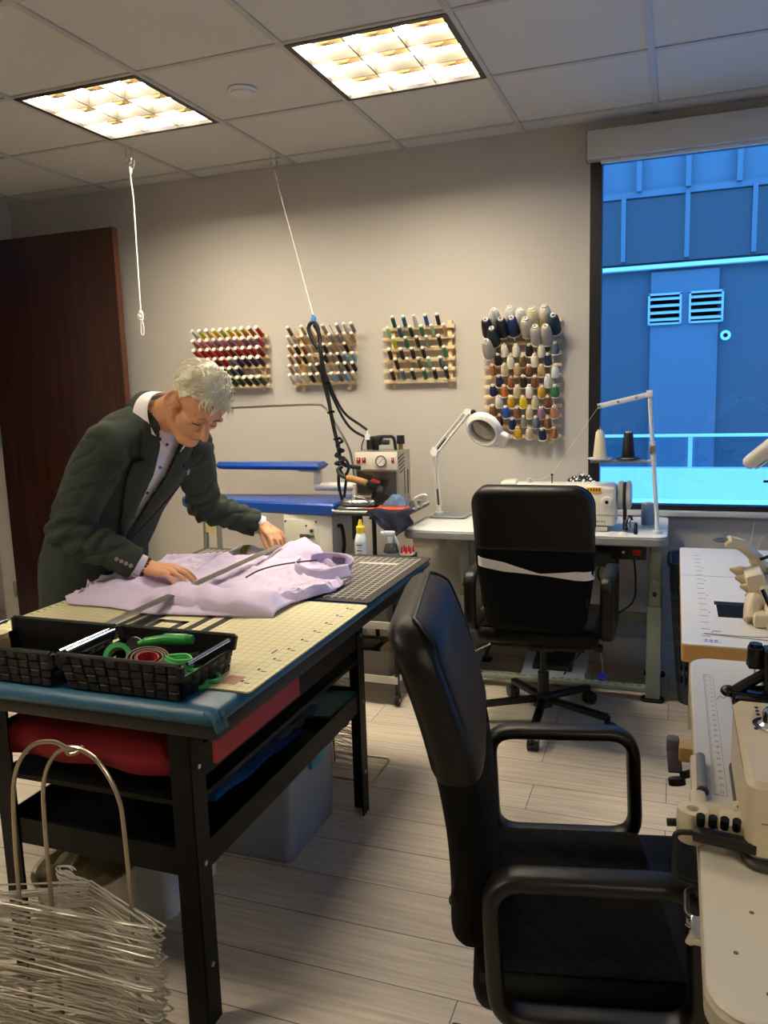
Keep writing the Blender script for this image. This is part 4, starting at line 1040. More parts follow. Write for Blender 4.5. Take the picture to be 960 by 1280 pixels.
part('tray_edge', MB().tube([(p[0] * 1.0, p[1], .858) for p in rrect(.39, .41, .05, 5, (-1.37, 3.68))], .005, 6, True), M('#d8d8d2', .35), ps, True)
part('tray_post', MB().cyl((-1.39, 3.62, .02), (-1.39, 3.62, .84), .011, n=14).cyl((-1.39, 3.62, .0), (-1.39, 3.62, .025), .10, n=24).cyl((-1.47, 3.60, .70), (-1.47, 3.60, .84), .028, n=18), BLACK, ps, True)
part('towel_hook', MB().tube(bez([(-1.18, 3.62, .85), (-1.16, 3.60, .87), (-1.16, 3.58, .91), (-1.12, 3.57, .93), (-1.10, 3.57, .925), (-1.12, 3.58, .90), (-1.14, 3.6, .87)], 6), .007, 8), M('#d9d9d4', .3), ps, True)
# steam generator
sg = thing('steam_generator', 'steel steam generator box with gauge and red switches beside the blue boards', 'steam generator', (-1.37, 3.72, .8625))
part('body', MB().box((0, 0, .137), (.225, .19, .268), bev=.004), M('#b9b5a8', .3, .75), sg)
part('front_panel', MB().box((0, -.0965, .225), (.222, .004, .088), bev=.001), M('#dedacb', .35), sg)
part('lower_panel', MB().box((0, -.0955, .09), (.205, .003, .165)), M('#6c6a66', .22, .9), sg)
for k, x in enumerate((-.09, -.062, .088)): part('switch', MB().box((x, -.10, .228), (.019 if k < 2 else .014, .008, .027), bev=.002).box((x, -.1045, .234), (.006, .002, .008), mi=1), [M('#a81a1c', .35), M('#f0d0c8', .4)], sg)
gg = MB().lathe([(.0, 0), (.026, 0), (.028, .006), (.028, .014), (.024, .014), (.024, .011), (0, .011)], 28, loc=(.03, -.098, .225), axis=(0, -1, 0)); ga_ = part('gauge', gg, CHROME, sg)
gd = MB().cyl((.03, -.1095, .225), (.03, -.1105, .225), .0235, n=28); part('gauge_face', gd, M('#f0eee4', .4), ga_)
gn = MB().bar((.022, -.1112, .216), (.042, -.1112, .238), .002, .0016, up=(0, 1, 0))
for k in range(9): a = R(220 - 32 * k); gn.bar((.03 + .017 * math.cos(a), -.1112, .225 + .017 * math.sin(a)), (.03 + .022 * math.cos(a), -.1112, .225 + .022 * math.sin(a)), .0015, .0012, up=(0, 1, 0))
part('gauge_needle', gn, BLACK, ga_)
sl = MB()
for k in range(5): sl.box((.113, -.05 + .005 * k, .245 - k * .018), (.002, .09, .005), rot=(R(12), 0, 0))
sl.box((.113, .0, .11), (.002, .006, .12)).box((.113, .05, .11), (.002, .004, .12)); part('vent_slots', sl, BLACK, sg)
vl = MB().cyl((-.035, 0, .27), (-.035, 0, .30), .016, n=14).box((-.03, 0, .318), (.06, .05, .045), bev=.008).cyl((.01, -.01, .31), (.04, -.01, .31), .013, n=14).box((-.055, -.02, .30), (.03, .04, .05), bev=.004)
part('solenoid_valve', vl, BLACK, sg)
part('plug', MB().cyl((-.07, -.02, .325), (-.07, -.02, .352), .014, n=14).cyl((-.07, -.02, .352), (-.07, -.02, .37), .008, .005, 12), WHITE, sg)
part('pipe', MB().tube(arcpath([(-.03, .0, .335), (.0, 0, .338), (.062, 0, .338), (.07, 0, .27)], .02), .008, 10), BLACK, sg)
part('filler_cap', MB().cyl((.09, .02, .27), (.09, .02, .30), .012, n=14, mi=1).cyl((.09, .02, .30), (.09, .02, .342), .021, .019, 16), [BLACK, BRASS], sg)
part('wire', MB().tube(bez([(-.10, -.03, .27), (-.095, -.035, .30), (-.085, -.03, .33)], 4), .003, 6), BLACK, sg)
# iron
ir = thing('steam_iron', 'steam iron with a cork handle resting on the tray before the steam generator', 'iron', (-1.435, 3.535, .8635), R(10))
pl = [(.10, -.045), (.10, .045), (-.02, .05), (-.075, .034), (-.105, 0), (-.075, -.034), (-.02, -.05)]
part('soleplate', MB().prism(pl[::-1], 0, .012, bev=.003), STEEL, ir)
part('body', MB().prism([(x * .86, y * .82) for x, y in pl[::-1]], .012, .045, bev=.008).box((.03, 0, .055), (.08, .05, .025), bev=.008), M('#a9a7a0', .25, .9), ir)
part('bracket', MB().tube(arcpath([(.075, 0, .05), (.085, 0, .11), (-.055, 0, .15)], .02), .008, 8).tube([(-.055, 0, .15), (-.07, 0, .055)], .007, 8), BLACK, ir)
part('cork_handle', MB().tube(bez([(-.055, 0, .152), (-.01, 0, .142), (.045, 0, .125)], 6), [.013] + [.0165] * 11 + [.014], 14), mat('cork', '#a9814a', .85, bump=.5, bscale=300, var=.2, vscale=120), ir)
part('switch_block', MB().box((.075, 0, .112), (.045, .035, .045), rot=(0, R(15), 0), bev=.006).box((.09, -.005, .135), (.04, .016, .012), rot=(0, R(20), 0), mi=1), [BLACK, M('#b8282c', .4)], ir)
part('hose_end', MB().tube(bez([(-.055, 0, .152), (-.085, .01, .165), (-.10, .02, .19), (-.08, .03, .205)], 5), .010, 10), BLACK, ir)
part('wire_rest', MB().tube(arcpath([(-.03, -.04, .03), (-.01, -.055, .07), (.05, -.055, .055), (.07, -.04, .03)], .01), .004, 8), CHROME, ir)
op = MB().prism(rrect(.20, .10, .012, 4), 0, .012, bev=.004); solo('silicone_rest', op, M('#c8451f', .45), 'orange red silicone pad in front of the steam generator', 'pad', (-1.29, 3.545, .8635), ang=40)
cl = MB().sheet(lambda u, v: (-1.32 + .12 * u, 3.55 + .10 * v, .878 + .05 * math.sin(PI * u) ** .7 * math.sin(PI * v) ** .6 + .006 * math.sin(u * 14) * math.sin(v * 11)), 18, 14, .002)
solo('plastic_wrap', cl, clear('blue_film', '#cfe4f6', 1., .08, .35, '#a9c6e2'), 'crumpled bluish plastic bag in front of the steam generator', 'bag', ang=80)
tw = MB()
def tf(u, v):
    x = -1.36 + .22 * u; hang = max(0, v - .3) / .7
    return (x + .01 * math.sin(v * 9), 3.50 - .03 * min(1, v / .3) - .012 * hang + .012 * math.sin(u * 16) * hang, .866 + .006 * math.sin(u * 9) - hang * (.05 + .07 * (1 - abs(u * 2 - 1.2))) )
solo('dark_cloth', tw.sheet(tf, 26, 18, .004), mat('navy_cloth', '#171b33', .9, bump=.2), 'navy cloth hanging over the front of the tray', 'cloth', ang=80)
# hose bundle from the ceiling clip down to the iron
hb = thing('steam_hose', 'bundle of black iron hoses hanging from a thin cord', 'hose', (-1.66, 3.60, 1.05))
hw = lambda pts: [Vector(p) - Vector((-1.66, 3.60, 1.05)) for p in pts]
main = [(-1.43, 3.56, 1.06), (-1.53, 3.58, 1.08), (-1.555, 3.59, 1.17), (-1.58, 3.60, 1.27), (-1.60, 3.6, 1.40), (-1.615, 3.6, 1.52), (-1.63, 3.6, 1.62), (-1.635, 3.6, 1.70), (-1.645, 3.6, 1.752), (-1.668, 3.6, 1.765), (-1.69, 3.6, 1.74), (-1.675, 3.6, 1.69), (-1.645, 3.6, 1.64)]
part('hose', MB().tube(bez(hw(main), 7), .010, 10), BLACK, hb)
tws = [Vector(p) + Vector((.010 * math.cos(k * 1.9), -.012 + .008 * math.sin(k * 1.9), 0)) for k, p in enumerate(main[3:9])]
part('hose', MB().tube(bez(hw(tws), 7), .008, 8), BLACK, hb)
tg_ = [Vector((-1.545 + .022 * math.sin(k * 1.7), 3.585 + .018 * math.cos(k * 2.3), 1.20 - k * .012)) for k in range(12)]
part('hose', MB().tube(bez([p - Vector((-1.66, 3.60, 1.05)) for p in tg_], 4), .007, 8), BLACK, hb)
part('hose', MB().tube(bez(hw([(-1.53, 3.57, 1.09), (-1.50, 3.555, 1.10), (-1.485, 3.55, 1.06), (-1.51, 3.55, 1.02), (-1.54, 3.56, 1.05), (-1.545, 3.56, .97), (-1.53, 3.56, .90)]), 6), .0075, 8), BLACK, hb)
part('branch', MB().tube(bez(hw([(-1.625, 3.6, 1.56), (-1.58, 3.62, 1.42), (-1.54, 3.66, 1.32), (-1.47, 3.69, 1.26), (-1.44, 3.70, 1.235)]), 7), .0065, 8), BLACK, hb)
part('branch', MB().tube(bez(hw([(-1.615, 3.6, 1.50), (-1.57, 3.63, 1.36), (-1.52, 3.67, 1.25), (-1.44, 3.71, 1.19)]), 7), .0065, 8), BLACK, hb)
for z, x in ((1.47, -1.606), (1.33, -1.59), (1.20, -1.563)): part('cable_tie', MB().lathe([(.016, -.004), (.019, -.004), (.019, .004), (.016, .004)], 14, loc=hw([(x, 3.6, z)])[0], axis=(-.3, 0, 1), closed=True).box(hw([(x + .022, 3.585, z)])[0], (.012, .006, .006)), BLACKGL, hb)
part('clip', MB().box(hw([(-1.662, 3.6, 1.775)])[0], (.022, .016, .035), rot=(0, R(12), 0), bev=.004).cyl(hw([(-1.672, 3.6, 1.76)])[0], hw([(-1.66, 3.6, 1.80)])[0], .008, n=10), M('#3c7fd0', .4), hb, label='blue clip')
# hanging cords and their ceiling hooks
def hook(b, x, y):
    for dx in (-.016, .016): b.cyl((x + dx, y, 2.583), (x + dx, y, 2.638), .0018, n=8).cyl((x + dx, y, 2.585), (x + dx, y, 2.592), .005, n=8)
    b.tube(bez([(x + .016, y, 2.59), (x + .014, y - .006, 2.565), (x, y - .004, 2.556), (x - .004, y, 2.57)], 5), .002, 6); return b
c1 = thing('hanging_cord', 'white pull cord with a looped end hanging by the dark door', 'cord', (-2.55, 3.455, 2.55))
w1 = lambda pts: [Vector(p) - Vector((-2.55, 3.455, 2.55)) for p in pts]
CW = M('#e4e2d8', .6)
x, y = -2.552, 3.455
part('hook', hook(MB(), x, y).xf(Matrix.Translation((2.55, -3.455, -2.55))), STEEL, c1)
part('cord', MB().tube(w1([(x, y, 2.56), (x + .01, y, 2.40), (x + .004, y, 2.0), (x + .003, y, 1.87)]), .0035, 8), CW, c1)
part('knot', MB().ball(w1([(x + .002, y, 1.855)])[0], (.011, .009, .012)).ball(w1([(x - .004, y - .004, 1.835)])[0], (.010, .008, .010)).ball(w1([(x + .006, y, 2.535)])[0], (.009, .008, .018)).tube(bez(w1([(x + .006, y, 2.53), (x + .025, y, 2.55), (x + .03, y, 2.58)]), 4), .0025, 6).tube(bez(w1([(x - .012, y, 1.85), (x - .016, y, 1.83), (x + .012, y - .005, 1.815), (x + .014, y, 1.85)]), 5), .0035, 8), CW, c1)
part('loop', MB().tube(bez(w1([(x + .002, y, 1.822), (x + .012, y, 1.79), (x + .012, y, 1.755), (x + .004, y, 1.742), (x - .005, y, 1.755), (x - .003, y, 1.79)]), 6, True), .003, 8), CW, c1)
c3 = thing('hanging_cord', 'thin cord from the ceiling holding the black hose bundle', 'cord', (-1.95, 3.83, 2.55))
w3 = lambda pts: [Vector(p) - Vector((-1.95, 3.83, 2.55)) for p in pts]
part('hook', hook(MB(), -1.95, 3.83).xf(Matrix.Translation((1.95, -3.83, -2.55))), STEEL, c3)
part('cord', MB().tube(w3([(-1.95, 3.83, 2.56), (-1.94, 3.82, 2.52), (-1.662, 3.602, 1.795)]), .0022, 6).tube(w3([(-1.95, 3.83, 2.56), (-1.93, 3.82, 2.50), (-1.918, 3.82, 2.50)]), .002, 6), CW, c3)
# ---------------------------------------------------------------- utility cart with bottles and grey bins
ut = thing('utility_cart', 'low metal utility cart carrying grey bins beyond the cutting table', 'cart', (-1.40, 3.38, 0))
CM = M('#77756f', .45, .3)
for z, nm in ((.625, 'shelf'), (.37, 'shelf'), (.115, 'shelf')):
    part(nm, MB().box((0, 0, z), (.49, .27, .018), bev=.003).box((0, -.137, z + .008), (.49, .006, .034)), M('#c9c5b8', .45) if z < .6 else CM, ut)
for sx in (-1, 1):
    for sy in (-1, 1):
        part('post', MB().box((sx * .24, sy * .13, .35), (.018, .018, .57)), BLACK, ut)
        part('caster', MB().cyl((sx * .24 - .008, sy * .13, .028), (sx * .24 + .008, sy * .13, .028), .027, n=18).box((sx * .24, sy * .13, .058), (.02, .02, .016)).cyl((sx * .24 - .010, sy * .13, .028), (sx * .24 + .010, sy * .13, .028), .010, n=12, mi=1), [RUBBER, STEEL], ut)
def bin_(loc, label, w_=.42, d_=.22, h_=.12):
    o = thing('storage_bin', label, 'bin', loc, 0, 'grey bins on the cart'); part('tub', openbox(w_, d_, h_, .005, .93), M('#6e6b64', .5), o); return o
bin_((-1.395, 3.38, .3795), 'upper grey bin on the cart with a white tape roll inside', h_=.13); bin_((-1.395, 3.38, .1245), 'lower grey bin on the cart near the floor', h_=.12)
tr = thing('tape_roll', 'white tape roll with dark blue core sticking out of the upper bin', 'tape', (-1.235, 3.34, .475)); 
part('tape', MB().lathe([(.022, -.02), (.042, -.02), (.042, .02), (.022, .02)], 28, axis=(.5, -.8, .3), closed=True), WHITE, tr); part('core', MB().lathe([(.019, -.021), (.023, -.021), (.023, .021), (.019, .021)], 24, axis=(.5, -.8, .3), closed=True), M('#2a2f86', .5), tr)
solo('carton', MB().box((0, 0, .055), (.05, .10, .11), bev=.003), M('#b9a58a', .6), 'small tan carton standing in the lower bin', 'box', (-1.245, 3.38, .131))
solo('black_pouch', MB().box((0, 0, .06), (.25, .15, .11), bev=.02), BLACK, 'black pouch filling the lower bin', 'pouch', (-1.42, 3.38, .131))
yb = thing('squeeze_bottle', 'white squeeze bottle with yellow cap beside the ironing cabinet', 'bottle', (-1.375, 3.40, .6345))
part('body', MB().lathe([(0, 0), (.026, 0), (.029, .006), (.029, .10), (.022, .13), (.016, .138), (0, .138)], 24), M('#dfe5ea', .35), yb)
lbn_ = part('label_band', MB().lathe([(.0292, .02), (.0298, .02), (.0298, .095), (.0292, .095)], 24, closed=True), M('#c9d8e8', .4), yb)
pr = MB()
for k in range(5): pr.box((.004, -.0300, .03 + k * .013), (.028 - (k % 2) * .008, .001, .005), mi=k % 2)
part('label_print', pr, [M('#24548c', .5), M('#c8a63a', .5)], lbn_)
part('cap', MB().lathe([(0, .138), (.020, .138), (.020, .165), (.012, .172), (.006, .20), (0, .20)], 20), M('#e3c22c', .4), yb)
sbt = thing('spray_bottle', 'clear spray bottle with grey trigger head right of the yellow capped bottle', 'bottle', (-1.225, 3.40, .6345))
part('body', MB().lathe([(0, 0), (.034, 0), (.037, .006), (.037, .055), (.028, .085), (.014, .095), (0, .095)], 24), clear('bottle_clear', '#b9bdb4', 1., .05, .2, '#9c9e94'), sbt)
part('collar', MB().cyl((0, 0, .095), (0, 0, .112), .016, n=18), M('#b9bfc6', .4), sbt)
part('trigger_head', MB().box((-.006, 0, .135), (.055, .024, .03), bev=.008).box((.002, 0, .118), (.03, .022, .02), bev=.004).bar((.018, 0, .13), (.036, 0, .085), .012, .008, bev=.002), M('#c3cad2', .4), sbt)
part('nozzle', MB().cyl((-.033, 0, .138), (-.045, 0, .138), .009, n=14), M('#d8dde2', .4), sbt)
part('label', MB().lathe([(.0372, .012), (.0378, .012), (.0378, .05), (.0372, .05)], 24, closed=True), M('#7d8894', .5), sbt)
rx = thing('bottle_carton', 'small box of red capped bottles at the right end of the cart top', 'carton', (-1.155, 3.43, .6345))
part('carton', openbox(.075, .10, .04, .003, 1.), M('#4a3b34', .6), rx)
for k in range(6): part('red_cap', MB().cyl((-.022 + .022 * (k % 3), -.02 + .04 * (k // 3), .004), (-.022 + .022 * (k % 3), -.02 + .04 * (k // 3), .045), .009, n=12, mi=1).cyl((-.022 + .022 * (k % 3), -.02 + .04 * (k // 3), .045), (-.022 + .022 * (k % 3), -.02 + .04 * (k // 3), .075), .006, .003, 10), [M('#b81f24', .4), M('#e4d8cc', .4)], rx)
solo('flat_dish', MB().prism(rrect(.14, .09, .02, 4), 0, .032, bev=.010), M('#dcdde0', .4), 'flat white plastic dish on the cart top near the mat edge', 'dish', (-1.47, 3.31, .6345), ang=40)
# ================================================================ thread racks on the wall
WOOD = mat('pale_wood', '#e3c898', .55, var=.12, vscale=30)
ORD = ['first', 'second', 'third', 'fourth', 'fifth', 'sixth', 'seventh', 'eighth', 'ninth', 'tenth', 'eleventh', 'twelfth']
def rack(label, x0, x1, zs, post_x, z0, z1, pegs, pl=.07, tilt=35):
    o = thing('thread_rack', label, 'thread rack', ((x0 + x1) / 2, WY, z0), 0, 'wooden thread racks on the wall')
    for px in post_x: part('post', MB().box((px, WY - .009, (z0 + z1) / 2), (.022, .016, z1 - z0), bev=.002), WOOD, o, True)
    for r, z in enumerate(zs):
        part('rail', MB().box(((x0 + x1) / 2, WY - .026, z), (x1 - x0, .018, .018), bev=.002), WOOD, o, True)
        pg = MB(); dv = V3_(0, -math.cos(R(tilt)), math.sin(R(tilt)))
        for x in pegs[r]: pg.cyl((x, WY - .034, z + .006), Vector((x, WY - .034, z + .006)) + dv * pl, .0028, n=6)
        if pegs[r]: part('peg_row', pg, WOOD, o, True)
    return o
def V3_(*a): return Vector(a)
CORE = M('#efe9da', .5)
_sm = {}
def spool_mesh(kind):
    if kind not in _sm:
        b = MB()
        if kind == 'cone':      # slim embroidery cone, pale top
            b.lathe([(.004, 0), (.0130, .0), (.0135, .005), (.0105, .072), (.0095, .076), (.004, .076)], 14, mi=0).lathe([(.004, .0755), (.0105, .0755), (.0115, .080), (.0115, .0845), (.005, .0855), (.004, .084)], 14, mi=1)
        elif kind == 'tube':    # slim tube spool
            b.lathe([(.004, 0), (.0105, .0), (.0105, .058), (.004, .058)], 12, mi=0).lathe([(.004, .0575), (.0085, .0575), (.0085, .066), (.004, .066)], 12, mi=1)
        _sm[kind] = b.mesh('spool_' + kind, [CORE, CORE])
    return _sm[kind]
def spool(x, z, col, kind, tilt, label, group):
    o = bpy.data.objects.new('thread_spool', spool_mesh(kind)); COL.objects.link(o)
    o.location = Vector((x, WY - .034, z + .006)) + Vector((0, -math.cos(R(tilt)), math.sin(R(tilt)))) * .008
    o.rotation_euler = (R(90 - tilt), 0, 0)
    o.material_slots[0].link = 'OBJECT'; o.material_slots[0].material = mat_thread(col)
    props(o, label, 'thread spool', group); return o
CN = {'W': ('white', '#e9e6dc'), 'Y': ('yellow', '#e2c61e'), 'y': ('pale yellow', '#e6d878'), 'O': ('orange', '#b06c30'), 'o': ('golden', '#c79a2c'), 'l': ('lime', '#c4c63a'),
      'R': ('red', '#b3201f'), 'r': ('dark red', '#7c1420'), 'P': ('pink', '#c98390'), 'p': ('mauve', '#9a6a86'), 'M': ('magenta', '#a02a63'), 'N': ('navy', '#131c44'), 'U': ('purple', '#382058'),
      'T': ('teal', '#155a68'), 'G': ('dark green', '#1c3d22'), 'g': ('green', '#3a7a48'), 'B': ('blue', '#2350a0'), 'b': ('light blue', '#7fb0d0'), 'K': ('black', '#101012'), 'D': ('dark brown', '#2e1a14'),
      'n': ('brown', '#7a4e2c'), 't': ('tan', '#b59366'), 'e': ('beige', '#cdbd98'), 'i': ('ivory', '#e3dcc0'), 's': ('grey', '#8b8b8a'), 'S': ('slate grey', '#5c6672'), 'm': ('maroon', '#4f1018'), 'a': ('pale green', '#9cc08a'),
      'c': ('copper', '#94582e'), 'q': ('terracotta', '#a87258'), 'd': ('gold', '#c89a28'), 'v': ('olive brown', '#6a5434')}
def fill(rows, xs, zs, kind, tilt, rname, group):
    for r, row in enumerate(rows):
        n = 0
        for c, ch_ in enumerate(row):
            if ch_ == '.': continue
            cn, hx = CN[ch_]
            spool(xs[r][c] if isinstance(xs[0], list) else xs[c], zs[r], hx, kind, tilt, '%s spool, %s from left on the %s row of %s' % (cn, ORD[n], ORD[r] if r else 'top', rname), group); n += 1
# rack 1: leftmost
xs = [-2.592 + .0455 * k for k in range(10)]; zs = [1.742 - .0535 * k for k in range(6)]
rack('wooden thread rack of bright red and yellow spools above the man\'s head', -2.615, -2.155, zs, (-2.55, -2.20), 1.445, 1.775, [xs] * 6, .08, 30)
fill(['WlyYlYYoOR', 'PPPpPpPppM', 'RRRRRrRRRr', 'mrRrRsUNUN', 'NTTNNTN...', 'GGKGGGGKGG'], xs, zs, 'cone', 30, 'the leftmost thread rack', 'slim cones on the leftmost rack')
# rack 2: behind the hose
xs = [-2.000 + .0415 * k for k in range(10)]; zs = [1.735 - .0515 * k for k in range(6)]
rack('wooden thread rack half hidden by the hanging black hose', -2.012, -1.625, zs, (-1.955, -1.68), 1.435, 1.775, [xs] * 6, .072, 38)
fill(['n.eies.sWs', 'i.te..sset', 'tDn.sDt.D.', 'tnDe.DsDbb', 'te.sDe.sDK', 'WWWDtsbSbe'], xs, zs, 'tube', 38, 'the rack behind the hose', 'thread spools on the second rack')
# rack 3
q3 = lambda x, k: -1.47 + (x - 70) * .00119
rows = [([(120, 'T'), (170, 'T'), (218, 'W'), (270, 'B'), (322, 'D')], 190), ([(97, 'a'), (150, 'T'), (200, 'G'), (250, 'g'), (297, 'a'), (352, 't')], 237), ([(122, 'l'), (178, 'g'), (228, 'D'), (273, 's'), (328, 'D')], 285),
        ([(100, 'D'), (155, 'D'), (205, 'D'), (255, 'D'), (350, 'g')], 335), ([(130, 'D'), (183, 't'), (235, 'v'), (280, 'a'), (333, 'S')], 380), ([(110, 'D'), (158, 'S'), (205, 'K'), (258, 'g'), (305, 'D'), (358, 'K')], 430)]
zs = [1.745 - (y - 190) * .00114 for _, y in rows]; xs = [[q3(x, 0) + .014 for x, _ in r] for r, _ in rows]
pg = [[q3(x, 0) + .014 for x in range(110 if k % 2 == 0 else 95, 385, 50)] for k in range(6)]
rack('wooden thread rack of sparse dark green and brown spools above the steam generator', -1.47, -1.075, zs, (-1.415, -1.105), 1.437, 1.775, [sorted(set(a for a in x_)) for x_ in xs], .062, 48)
fill([''.join(c for _, c in r) for r, _ in rows], xs, zs, 'tube', 48, 'the third thread rack', 'thread spools on the third rack')
# rack 4: tall, by the window
def p4(x, y): return (-.917 + (x - 527) * .001076, 1.755 - (y - 150) * .001062 - (x - 527) * .00006)
rail_y = [150, 198, 248, 300, 355, 403, 448, 495, 545, 592, 638, 688]
r4 = rack('tall wooden thread rack of large cones left of the window', -.925, -.535, [p4(700, y)[1] for y in rail_y], (-.875, -.585), 1.135, 1.775, [[]] * 12)
part('peg_row', MB().cyl((-.765, 4.045, 1.655), (-.765, 4.0, 1.70), .003, n=8).cyl((-.71, 4.045, 1.655), (-.71, 4.0, 1.70), .003, n=8), WHITE, r4, True)
def tcone(x, z, col, h_, r0, r1, label, group, tilt=58, out_=.0):
    o = thing('thread_cone', label, 'thread cone', (0, 0, 0), 0, group); ax = Vector((0, -math.cos(R(tilt)), math.sin(R(tilt))))
    o.location = Vector((x, WY - .036 - r0 * math.sin(R(tilt)) - out_, z))
    o.rotation_euler = (R(90 - tilt), 0, 0)
    key = ('tc', round(h_, 3), round(r0, 3))
    if key not in _sm:
        a = MB().lathe([(r0 * .3, .003), (r0 * .95, .003), (r0, .010), ((r0 + r1) / 2 * 1.06, h_ * .55), (r1, h_ - .010), (r1 * .75, h_ - .002), (r1 * .35, h_)], 20)
        c = MB().lathe([(.004, -.001), (r0 * 1.06, -.001), (r0 * 1.06, .003), (r0 * .28, .003), (r1 * .28, h_ - .004), (r1 * .58, h_ - .004), (r1 * .56, h_ + .007), (r1 * .34, h_ + .007), (r1 * .30, h_ - .03), (0, h_ - .03)], 16)
        _sm[key] = (a.mesh('cone_thread', [CORE]), c.mesh('cone_core', [CORE]))
    for nm, me, in (('thread', _sm[key][0]), ('core', _sm[key][1])):
        c_ = bpy.data.objects.new(nm, me); COL.objects.link(c_); c_.parent = o
        if nm == 'thread': c_.material_slots[0].link = 'OBJECT'; c_.material_slots[0].material = mat_thread(col)
    return o
big = [(578, 95, 's', 'pale grey', '#c9c8c4'), (652, 85, '', 'white', '#e6e4dc'), (697, 95, '', 'off white', '#dedace'), (752, 88, '', 'ivory', '#e6dcae'), (808, 78, '', 'cream', '#e4dfcb'),
       (540, 138, '', 'black navy', '#11141f'), (610, 135, '', 'midnight', '#131a2b'), (660, 130, '', 'royal navy', '#16285e'), (723, 135, '', 'silver grey', '#bab7b2'), (847, 120, '', 'dark teal', '#1b3140'),
       (568, 178, '', 'ink blue', '#15222e'), (766, 170, '', 'dove grey', '#b7afa6'), (812, 168, '', 'warm grey', '#aea59b'), (542, 235, '', 'stone grey', '#b5aca2')]
row_of = lambda y: 'back row' if y < 100 else ('middle row' if y < 150 else 'front row')
for x, y, _, nm, hx in big:
    tilt = 42; h_ = .105; tip = p4(x, y); depth = .085 if y < 100 else .1
    # tip projects over the rail: base lies lower by h*sin
    X_, Z_ = tip[0] + .012, tip[1] - h_ * math.sin(R(tilt)) - .012
    tcone(X_, Z_, hx, h_, .030, .023, 'large %s thread cone, %s at the top of the tall rack' % (nm, row_of(y)), 'large cones at the top of the tall rack', tilt)
tcone(p4(786, 125)[0] + .01, p4(786, 125)[1] - .055, '#ddd07a', .062, .020, .014, 'small pale yellow cone between the large cones of the tall rack', 'large cones at the top of the tall rack', 50)
small = {'third': [(620, 280, 'i'), (675, 280, 'i'), (735, 280, 'K'), (790, 280, 'i'), (852, 270, 'S')], 'fourth': [(590, 325, 'K'), (648, 335, 'i'), (705, 330, 'v'), (760, 325, 'i'), (820, 322, 'N')],
         'fifth': [(563, 375, 'c'), (620, 370, 'e'), (680, 372, 't'), (733, 375, 'n'), (790, 372, 't'), (852, 372, 'W')], 'sixth': [(595, 425, 'N'), (650, 430, 'c'), (707, 425, 'D'), (760, 425, 'n'), (820, 420, 'W')],
         'seventh': [(565, 470, 'N'), (618, 470, 'O'), (678, 470, 'e'), (735, 468, 'W'), (792, 470, 'd'), (852, 465, 'g')], 'eighth': [(592, 522, 'W'), (650, 522, 'd'), (706, 520, 'Y'), (762, 520, 'e'), (820, 515, 'n')],
         'ninth': [(563, 565, 'n'), (625, 570, 'B'), (678, 570, 'n'), (735, 568, 'e'), (790, 568, 'p'), (850, 562, 'q')], 'tenth': [(595, 610, 'm'), (655, 625, 'N'), (708, 612, 's'), (765, 612, 'S'), (820, 612, 'n')],
         'bottom': [(680, 665, 'd'), (735, 665, 'e'), (795, 668, 'N'), (850, 660, 'c')]}
for rn, lst in small.items():
    for k, (x, y, c) in enumerate(lst):
        cn, hx = CN[c]; X_, Z_ = p4(x, y); sl = (x in (563, 620, 618, 680, 678) and rn in ('fifth', 'seventh'))
        r0 = .016 if c in 'c' or rn == 'tenth' and c in 'sm' else .0198
        tcone(X_ + .006, Z_ - .028, hx, .056, r0, r0 * .78, '%s thread cone, %s from left on the %s row of the tall rack' % (cn, ORD[k], rn), 'small cones on the tall rack', 60)
# ================================================================ right hand tables
CRT = mat('cream_laminate', '#d2ccbe', .35, var=.03, vscale=8); PLY = mat('ply_edge', '#c49a5c', .5, var=.12, vscale=25)
rt = thing('machine_table', 'cream table with wooden edge carrying the overlock machine by the window', 'table', (.40, 2.78, 0))
part('tabletop', MB().prism(rrect(.74, 1.29, .012, 3, (.40, 2.785)), .7455, .75, bev=.001), mat('pale_laminate', '#dcdad2', .3), rt, True)
part('core', MB().prism(rrect(.742, 1.292, .012, 3, (.40, 2.785)), .700, .7455, bev=.002), PLY, rt, True)
ticks = MB()
for k in range(17): ticks.box((.092, 2.22 + k * .066, .7503), (.022, .003, .0006))
for k in range(5): ticks.box((.108, 2.26 + k * .2, .7503), (.004, .008, .0006))
ticks.box((.40, 2.93, .7502), (.73, .003, .0004)); ticks.box((.12, 2.27, .7503), (.02, .006, .0006))
part('ruler_print', ticks, M('#7d7a70', .5), rt, True)
part('recess', MB().box((.185, 2.50, .7503), (.11, .17, .0008)).box((.185, 2.57, .7503), (.12, .04, .001), mi=1), [M('#0a0e14', .8, spec=.1), M('#1c2a3a', .8, spec=.1)], rt, True)
stk = MB().box((.105, 2.18, .7503), (.045, .032, .0006)); 
for k in range(6): stk.box((.09 + .012 * (k % 3), 2.172 + .012 * (k // 3), .7508), (.008, .006, .0004), mi=1)
part('sticker', stk, [M('#cdd6dc', .5), M('#4c6a9c', .5)], rt, True)
for x in (.10, .70):
    for y in (2.22, 3.36): part('leg', MB().box((x, y, .35), (.045, .045, .70), bev=.004), M('#cfc3a0', .45), rt, True)
part('apron', MB().box((.40, 2.20, .66), (.60, .03, .06), bev=.003), M('#cfc3a0', .45), rt, True)
solo('loose_thread', MB().tube(bez([(.085, 2.235, .7525), (.20, 2.232, .7525), (.35, 2.26, .7525), (.5, 2.25, .7525)], 5), .0012, 5).tube(bez([(.085, 2.235, .7525), (.20, 2.215, .7525), (.42, 2.19, .7525)], 5), .0012, 5), M('#8b8878', .5), 'grey cord lying across the near edge of the overlock table', 'thread')
CRM = M('#d3c7ab', .38); CRM2 = M('#c9ba98', .4)
